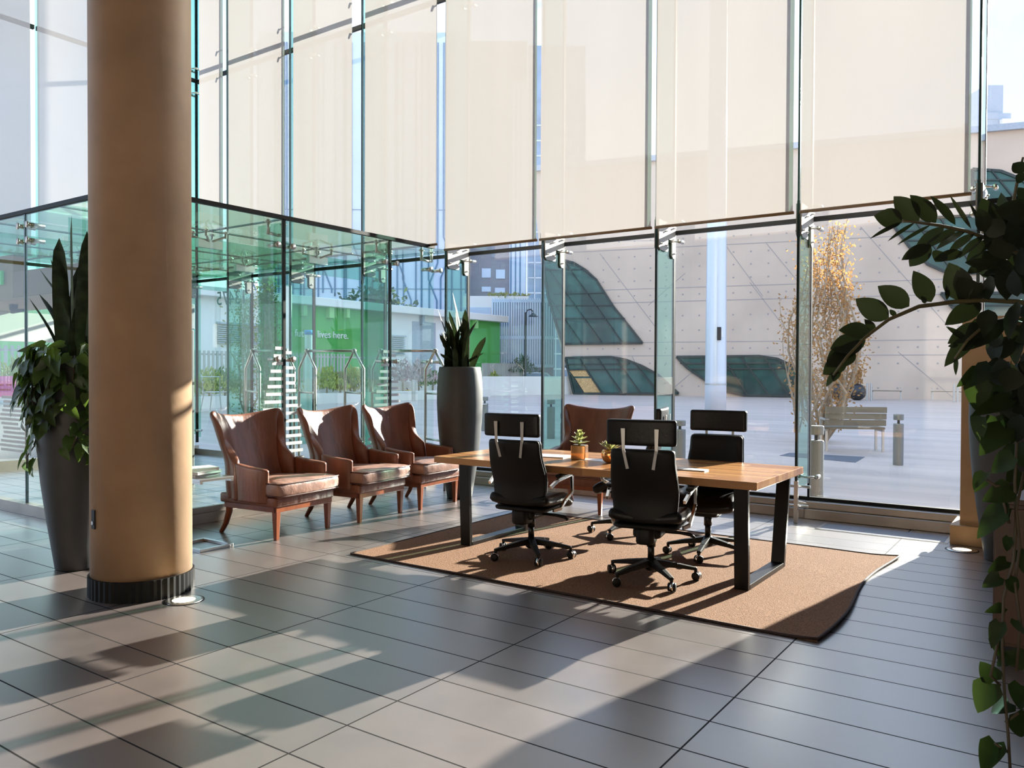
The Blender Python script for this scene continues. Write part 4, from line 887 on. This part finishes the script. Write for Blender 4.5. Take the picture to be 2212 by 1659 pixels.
st_ = MB().bar(a + u * (W - .85) + n * .03 + Vector((0, 0, 8.5)), a + u * (W - .85) + n * .03 + Vector((0, 0, 30)), 1.6, .1, n).build('window_strip', 'bpanel', t); mb.build('mullions', 'bline', st_)
t, a, u, n, W = block('white_podium', 'white podium block with a planted roof edge, left of the blue office building', 1000, 1142, 71, 0, 8.1, 5, 'white')
MB().bar(a + Vector((0, 0, 5.3)) + n * .02, a + u * W * .42 + Vector((0, 0, 5.3)) + n * .02, 3.6, .1, n).build('window_band', 'bpanel', t)
mb = MB()
for s in (.45, .58, .62, .78, .93):
    c = a + u * W * s + Vector((0, 0, 7.7)) - n * .5
    for k in range(50):
        d = Vector((R.gauss(0, 1), R.gauss(0, 1), R.uniform(0, 2.2))) * .28; mb.leaf(c + d, c + d + Vector((R.uniform(-1, 1), R.uniform(-1, 1), .8)) * .28, .12, (0, -1, .3), 'ovate', .2, 0, 3)
mb.build('roof_plants', 'oleaf', t)
t, a, u, n, W = block('blue_office', 'blue glass office building with close vertical fins above a dark ground floor', 1064, 1196, 60, 0, 6.7, 5, 'bglass')
mb = MB()
for k in range(27): s = W * k / 26; mb.bar(a + u * s + n * .1 + Vector((0, 0, 1.9)), a + u * s + n * .1 + Vector((0, 0, 6.9)), .10, .22, n)
for z in (1.9, 4.0, 6.7): mb.bar(a + n * .08 + Vector((0, 0, z)), a + u * W + n * .08 + Vector((0, 0, z)), .22, .2, n)
mb.build('fins', 'bpanel', t)
MB().bar(a + n * .05 + Vector((0, 0, .9)), a + u * W + n * .05 + Vector((0, 0, .9)), 1.75, .1, n).build('ground_floor', 'dconc', t)
t, a, u, n, W = block('glass_tower', 'blue gridded glass tower between the blue office building and the library', 1139, 1262, 96, 0, 40, 10, 'bglass')
mb = MB()
for k in range(9): s = W * k / 8; mb.bar(a + u * s + n * .05 + Vector((0, 0, 0)), a + u * s + n * .05 + Vector((0, 0, 33)), .12, .1, n)
for k in range(18): mb.bar(a + n * .05 + Vector((0, 0, 1.8 * k)), a + u * W + n * .05 + Vector((0, 0, 1.8 * k)), .16, .1, n)
mb.build('mullions', 'bpanel', t)
# far tower upper right, and a roof block behind the library
t, a, u, n, W = block('balcony_tower', 'slim distant tower with balconies at the upper right corner', 2123, 2178, 170, 0, 56, 9, 'gpanel')
MB().prism([p + Vector((0, 0, 56)) for p in (a + u * .2 - n * .5, a + u * (W - 1.4) - n * .5, a + u * (W - 1.4) - n * 7, a + u * .2 - n * 7)], (0, 0, 6.0)).build('crown', 'gpanel', t)
for k in range(9):
    z = 30 + k * 3; MB().bar(a + u * W * .55 + n * .5 + Vector((0, 0, z)), a + u * (W + .6) + n * .5 + Vector((0, 0, z)), 1.0, 1.1, n).build('balcony', 'white', t)
    MB().bar(a + u * .3 + n * .03 + Vector((0, 0, z + 1.4)), a + u * W * .5 + n * .03 + Vector((0, 0, z + 1.4)), 1.4, .1, n).build('window_band', 'gpanel', t)
block('rooftop_block', 'stepped roof block showing through the widest shade above the library', 2025, 2118, 66, 0, 20.5, 6, 'gpanel')

# ---- plaza furniture
def bollard(x, yb, yt, wpx, label):
    p = on_z(x, yb); D = (p - CAMP).dot(FWD); h = on_d(x, yt, D).z; r = wpx / F_PX * D / 2
    b = thing('light_bollard', label, 'bollard', (p.x, p.y, -.012), 0, 'steel light bollards on the plaza')
    MB().lathe([(r * .97, 0), (r, .02), (r, h * .80), (r * .93, h * .815)], n=24).build('post', 'bolm', b, smooth=False)
    MB().cyl((0, 0, h * .81), (0, 0, h * .90), r * .25, 10).build('neck', 'black', b)
    MB().lathe([(r * .96, h * .885), (r, h * .90), (r, h * .985), (r * .95, h)], n=24).build('cap', 'bolm', b)
    return b
bollard(1762, 1086, 917, 31, 'nearest steel light bollard, just outside the glass by the autumn tree')
bollard(1940, 1003, 893, 21, 'steel light bollard standing alone right of the wooden bench')
bollard(1468, 1010, 906, 25, 'steel light bollard seen left of the facing office chair headrest')
bollard(1190, 946, 862, 17, 'steel light bollard seen green through the glass fin')
bollard(1219, 1000, 890, 18, 'steel light bollard between the glass fin and the window armchair')
bk = bollard(1047, 930, 856, 15, 'steel light bollard touching the right side of the tall planter')
for x, yb, yt, lab in ((1066, 853, 825, 'thin far steel post in front of the pale wall, left of a pair'), (1102, 853, 824, 'thin far steel post in front of the pale wall, right of a pair'), (893, 866, 820, 'thin far steel post left of the tall planter')):
    p = on_z(x, yb); D = (p - CAMP).dot(FWD); h = on_d(x, yt, D).z
    tag(MB().lathe([(.09, 0), (.09, h - .02), (.06, h)], (p.x, p.y, -.012), 12).build('steel_post', 'alum'), lab, 'post', 'thin posts at the plaza edge')
q = on_d(1043, 873, (on_z(1047, 930) - CAMP).dot(FWD) - .12) - Vector(bk.location)
MB().bar((q.x - .06, q.y, q.z), (q.x + .06, q.y, q.z), .24, .01, (0, 0, 1)).build('notice_plate', 'wletter', bk, bevel=.004)
# white pole
PD = 27.5; p = on_d(1547, 700, PD)
pl = thing('steel_pole', 'tall thick pale steel pole standing on the plaza in front of the library', 'pole', (p.x, p.y, -.012))
MB().lathe([(.36, 0), (.355, 1.2), (.34, 4), (.31, 9), (.28, 17)], n=40).build('shaft', 'pole', pl, smooth=True)
MB().lathe([(.365, 1.08), (.365, 1.12)], n=40).build('joint_ring', 'alum', pl)
q = on_d(1556, 720, PD - .34) - Vector((p.x, p.y, 0)); rr = Vector((RGT.x, RGT.y, 0)).normalized(); MB().bar(q + rr * -.05 + Vector((0, 0, -.22)), q + rr * -.05 + Vector((0, 0, .22)), .16, .12, rr).build('hatch_recess', 'black', pl); MB().bar(q + rr * .02 + Vector((0, 0, -.12)), q + rr * -.03 + Vector((0, 0, .12)), .12, .14, rr).build('hatch_cover', 'wletter', pl)
# benches
def bench(c, ang, L, label, back=True, s=1):
    b = thing('wooden_bench', label, 'bench', (c.x, c.y, -.012), ang, 'benches on the plaza')
    for k in range(3): MB().box((-L / 2, -.22 + k * .15, .43 * s), (L / 2, -.09 + k * .15, .47 * s)).build('seat_slat', 'bench', b, bevel=.004)
    if back:
        for k in range(3): MB().box((-L / 2, -.27 - k * .02, .50 + k * .125), (L / 2, -.235 - k * .02, .61 + k * .125)).build('back_slat', 'bench', b, bevel=.004)
    for x in (-L / 2 + .04, L / 2 - .04):
        MB().box((x - .02, -.24, 0), (x + .02, -.2, .43 * s)).box((x - .02, .16, 0), (x + .02, .2, .62 * s)).box((x - .02, -.24, .39 * s), (x + .02, .2, .43 * s)).bar((x, -.25, .60 * s), (x, .2, .62 * s), .04, .03).build('leg', 'alum', b)
p = on_z(1838, 972); bench(p, .50, 1.12, 'wooden slatted bench with backrest behind the autumn tree')
for x, lab in ((1910, 'far bench at the library wall, left of two'), (2035, 'far bench at the library wall, right of two')):
    q = LW(x, 860, 1.6); bench(q, math.atan2(LU.y, LU.x) + PI, 1.5, lab, False, 1.1)
for x, r_, lab in ((1845, .47, 'black sphere planter with a small orange shrub by the library wall'), (1806, .47, 'black sphere planter half hidden behind the autumn tree')):
    q = LW(x, 866, 3.2); s_ = thing('sphere_planter', lab, 'planter', (q.x, q.y, -.012), 0, 'black sphere planters')
    MB().ball((0, 0, r_ * .96), r_, 24, 14).build('sphere', 'sphere', s_, smooth=True); mb = MB()
    for k in range(140):
        b_ = Vector((R.gauss(0, .14), R.gauss(0, .14), r_ * 1.85 + abs(R.gauss(0, .4)))); mb.leaf(b_, b_ + Vector((R.uniform(-.1, .1), R.uniform(-.1, .1), .2)), .07, (0, -1, .2), 'ovate', .2, 0, 3)
    mb.build('shrub', 'aleaf', s_)
for x in (1862, 1870, 2032, 2039):
    q = LW(x, 868, 4.5); tag(MB().tube([(q.x, q.y, 0), (q.x, q.y, .95)], .05, 8).build('slim_post', 'alum'), 'slim pale post near the far benches at the library wall', 'post', 'slim posts by the far benches')
pts = [on_z(*q) for q in ((1684, 983), (1706, 977), (1868, 986), (1848, 998))]
tag(MB().prism([(q.x, q.y, -.013) for q in pts], (0, 0, .006)).build('drain_grate', 'drain'), 'dark drain grate set in the paving by the bench', 'drain grate')
# street lamp, car
p = on_d(1135, 800, 56); sl = thing('street_lamp', 'dark street lamp with a hanging lantern in front of the blue office building', 'street lamp', (p.x, p.y, -.012))
MB().tube([(0, 0, 0), (0, 0, 5.6)], [.09, .06], 10).tube([(0, 0, 5.5), (.1, .08, 5.75), (.3, .2, 5.8), (.42, .3, 5.65)], .04, 8).build('post', 'mull', sl)
MB().lathe([(.05, .28), (.12, .2), (.34, .02), (.30, 0)], (.42, .3, 5.3), 16).build('lantern', 'mull', sl)
p = on_d(1160, 800, 58); car = thing('parked_car', 'pale blue car parked beyond the low pale wall', 'car', (p.x, p.y, 0), YAW)
MB().prism([(-2.0, -.8, .35), (2.0, -.8, .35), (2.05, -.8, .75), (1.2, -.8, .95), (.7, -.8, 1.42), (-.9, -.8, 1.45), (-1.6, -.8, 1.0), (-2.05, -.8, .9)], (0, 1.6, 0)).build('body', 'carp', car, bevel=.06)
MB().prism([(1.0, -.81, .97), (.62, -.81, 1.36), (-.85, -.81, 1.38), (-1.35, -.81, 1.0)], (0, 1.62, 0)).build('windows', 'bglass', car)
for x in (-1.3, 1.3):
    for y in (-.82, .62): MB().cyl((x, y, .33), (x, y + .2, .33), .33, 18).build('wheel', 'rubber', car)

# ---- planting outside
def tree(name, label, x, yb, D, ztop, spread, m, stems, nleaf, lsz, seed, lean=.0, low=.25, cat='tree', prof=None):
    rr = random.Random(seed); p = on_d(x, yb, D); t = thing(name, label, cat, (p.x, p.y, -.012))
    sm, lf = MB(), MB(); paths = []
    for k in range(stems):
        a = rr.uniform(0, 6.28); s = spread * rr.uniform(.15, 1); h = ztop * rr.uniform(.7, 1.0)
        pts = [Vector((math.cos(a) * .06, math.sin(a) * .06, 0))]
        for i in range(1, 8):
            f = i / 7; w_ = s * (f ** .8) if not prof else s * prof(f)
            pts.append(Vector((math.cos(a + .4 * math.sin(i * 1.7 + k)) * w_ + rr.uniform(-.04, .04), math.sin(a) * w_ + rr.uniform(-.04, .04), h * f)))
        sm.tube(pts, [.03 * (1 - .8 * i / 7) * ztop / 4.5 for i in range(8)], 5, False); paths.append(pts)
    for k in range(nleaf):
        pts = rr.choice(paths); f = low + (1 - low) * rr.random() ** .8; i = min(6, int(f * 7)); q = pts[i].lerp(pts[i + 1], f * 7 - i)
        q = q + Vector((rr.gauss(0, 1), rr.gauss(0, 1), rr.gauss(0, .7))) * spread * .16
        d = Vector((rr.uniform(-1, 1), rr.uniform(-1, 1), rr.uniform(-.4, 1))).normalized() * lsz * rr.uniform(.6, 1.2)
        lf.leaf(q, q + d, lsz * .5, (rr.uniform(-1, 1), -1, rr.uniform(-.5, 1)), 'ovate', .15, .0, 2)
    sm.build('stems', 'bark', t); lf.build('foliage', m, t)
    return t
pt_ = on_z(1778, 952); D_ = (pt_ - CAMP).dot(FWD)
tree('autumn_tree', 'slender multi-stemmed tree with orange autumn leaves behind the wooden bench', 1778, 952, D_, 4.85, .92, 'aleaf', 26, 3600, .088, 3, low=.08, prof=lambda f: .25 + .75 * math.sin(PI * min(1, f * 1.05)) if f < .9 else .6)
tree('bare_sapling', 'thin half-bare sapling left of the glass fin, near the autumn tree', 1722, 930, D_ + 2.5, 3.6, .55, 'aleaf', 7, 260, .09, 5, low=.35)
tree('columnar_tree', 'tall narrow green tree outside, in front of the green lettered wall', 576, 880, 25, 5.0, .55, 'gleaf', 14, 2600, .13, 8, low=.05, prof=lambda f: .3 + .7 * math.sin(PI * (.1 + .85 * f)))
tree('wispy_tree', 'wispy thin-leaved tree left of the tall narrow green tree', 532, 880, 27, 4.6, 1.0, 'oleaf', 14, 1300, .12, 11, low=.0, prof=lambda f: .2 + .8 * f)
tree('roof_tree', 'dark bushy tree rising behind the pale cornice', 800, 700, 58, 7.6, 2.9, 'dleaf', 16, 1900, .5, 13, low=.45)
k = 0
for x, y, D, r_, m, lab in ((452, 838, 33, .8, 'grass', 'yellow grassy clump nearest the column in the outside planting bed'), (486, 836, 34, .85, 'gleaf', 'green shrub beside the wispy tree in the planting bed'), (610, 838, 36, .7, 'gleaf', 'green shrub behind the white safety stripes'), (706, 832, 38, .85, 'grass', 'yellow grassy clump left of the middle guard rail post'), (735, 834, 39, .7, 'oleaf', 'olive shrub below the lettered wall'), (764, 830, 40, .85, 'grass', 'yellow-green clump framed by the middle guard rail'), (800, 826, 41, .8, 'gleaf', 'green shrub right of the middle guard rail'), (870, 815, 43, .9, 'pink', 'pale pink feathery shrub right of the second black glass joint'), (905, 815, 44, .9, 'pink', 'pale pink feathery shrub left of the tall planter'), (935, 822, 45, .6, 'gleaf', 'small green shrub just left of the tall planter'), (1066, 818, 55.5, .5, 'grass', 'small grassy clump on the pale wall right of the tall planter'), (40, 822, 26, .7, 'grass', 'yellow grassy clump outside at the far left edge'), (1128, 800, 57, 1.0, 'dleaf', 'dark young street tree by the blue office building')):
    p = on_d(x, y, D); mb = MB(); rr = random.Random(100 + k); k += 1
    for j in range(420):
        d = Vector((rr.gauss(0, .5), rr.gauss(0, .5), 0)) * r_; zz = rr.random() ** .7 * r_ * 1.3 * math.exp(-d.length_squared / (r_ * r_))
        q = d + Vector((0, 0, zz)); mb.leaf(q, q + Vector((rr.uniform(-.5, .5), rr.uniform(-.5, .5), rr.uniform(.2, 1))) * .32, .09, (rr.uniform(-1, 1), -1, .2), 'ovate', .2, .1, 2)
    c = MB().tube([(0, 0, -p.z), (0, 0, .3)], .05, 6)
    t = thing('shrub', lab, 'shrub', (p.x, p.y, p.z - .3), 0, 'shrubs in the planting beds'); mb.build('foliage', m, t)
    MB().cyl((0, 0, -(p.z - .3) - .02 if p.z < 1.5 else -.6), (0, 0, .3), .05, 6).build('stem', 'bark', t)
# posts, signs and a chair seen through the vestibule
p = on_d(667, 860, 17); ic = thing('info_column', 'white information column with a bright blue cap outside the vestibule', 'column', (p.x, p.y, -.012)); zt = on_d(667, 712, 17).z
MB().lathe([(.085, 0), (.085, zt - .1)], n=20).build('shaft', 'pole', ic, smooth=False); MB().lathe([(.09, zt - .1), (.10, zt - .02), (.08, zt)], n=20).build('cap', 'blue', ic, smooth=True)
p = on_d(622, 860, 21); zt = on_d(622, 616, 21).z
tag(MB().lathe([(.10, 0), (.095, zt)], (p.x, p.y, -.012), 20).build('white_post', 'wletter'), 'tall white post outside, right of the first black glass joint', 'post')
for x, y, lab in ((908, 832, 'yellow and black warning plate on the kerb left of the tall planter'), (882, 843, 'black striped warning plate low on the kerb')):
    p = on_d(x, y, 45.0); wp = thing('warning_plate', lab, 'sign', p)
    MB().bar((-.13, -.1, 0), (.13, .1, 0), .5, .03, (0, 0, 1)).build('plate', 'yellow', wp); MB().bar((-.06, -.09, .14), (.08, .03, -.14), .10, .05, (0, 0, 1)).build('stripe', 'black', wp)
p = on_z(466, 888); oc2 = thing('cafe_chair', 'thin metal cafe chair outside left of the wispy tree', 'chair', (p.x, p.y, -.012), .5)
k_ = 1.55
for sx in (-1, 1):
    for sy in (-1, 1): MB().tube([(sx * .26 * k_, sy * .24 * k_, 0), (sx * .19 * k_, sy * .19 * k_, .45 * k_)], .02, 6).build('leg', 'alum', oc2)
MB().rbox((0, 0, .46 * k_), (.44 * k_, .42 * k_, .03), .06).build('seat', 'alum', oc2); MB().tube([(-.2 * k_, -.2 * k_, .46 * k_), (-.23 * k_, -.26 * k_, .82 * k_), (.23 * k_, -.26 * k_, .82 * k_), (.2 * k_, -.2 * k_, .46 * k_)], .02, 6).build('backrest', 'alum', oc2)
# far left: poster, sandwich board, stripes on the side glass
p = on_d(8, 835, 17); ps = thing('pink_poster', 'pink poster board outside at the far left edge', 'poster', (p.x, p.y, p.z), YAW + .5)
MB().box((-.35, -.01, -.22), (.22, .01, .22)).build('board', 'pinks', ps); MB().box((-.3, -.014, .02), (.0, -.011, .05)).box((.05, -.014, .02), (.14, -.011, .05)).box((-.2, -.014, -.08), (.12, -.011, -.05)).build('print', 'redc', ps)
MB().cyl((-.3, 0, -.22), (-.3, 0, -p.z), .015, 8).cyl((.18, 0, -.22), (.18, 0, -p.z), .015, 8).build('legs', 'alum', ps)
p = on_z(24, 985); sb = thing('sandwich_board', 'grey folding sandwich board on the paving at the far left', 'sign', (p.x, p.y, -.012), YAW + .8)
for s in (-1, 1): MB().add([(-.4, s * .35, 0), (.4, s * .35, 0), (.4, s * .03, .9), (-.4, s * .03, .9), (-.4, s * .31, 0), (.4, s * .31, 0), (.4, s * -.01, .9), (-.4, s * -.01, .9)], [(0, 1, 2, 3), (7, 6, 5, 4), (0, 4, 5, 1), (1, 5, 6, 2), (2, 6, 7, 3), (3, 7, 4, 0)]).build('panel', 'gpanel', sb)
mb = MB(); a = on_y(-8, 850, VY); 
for k in range(13):
    z = on_y(30, 858 + k * 9.5, VY).z; x0 = on_y(6 + 4 * math.sin(k), 900, VY).x; x1 = on_y(54 + 12 * math.sin(k * .8), 900, VY).x
    mb.box((x0, VY - .0095, z - .016), (x1, VY - .0075, z + .012))
tag(mb.build('glass_sticker', 'decal'), 'white stepped safety stripes on the glass at the far left behind the pothos', 'sticker', 'safety stripes on the vestibule glass')
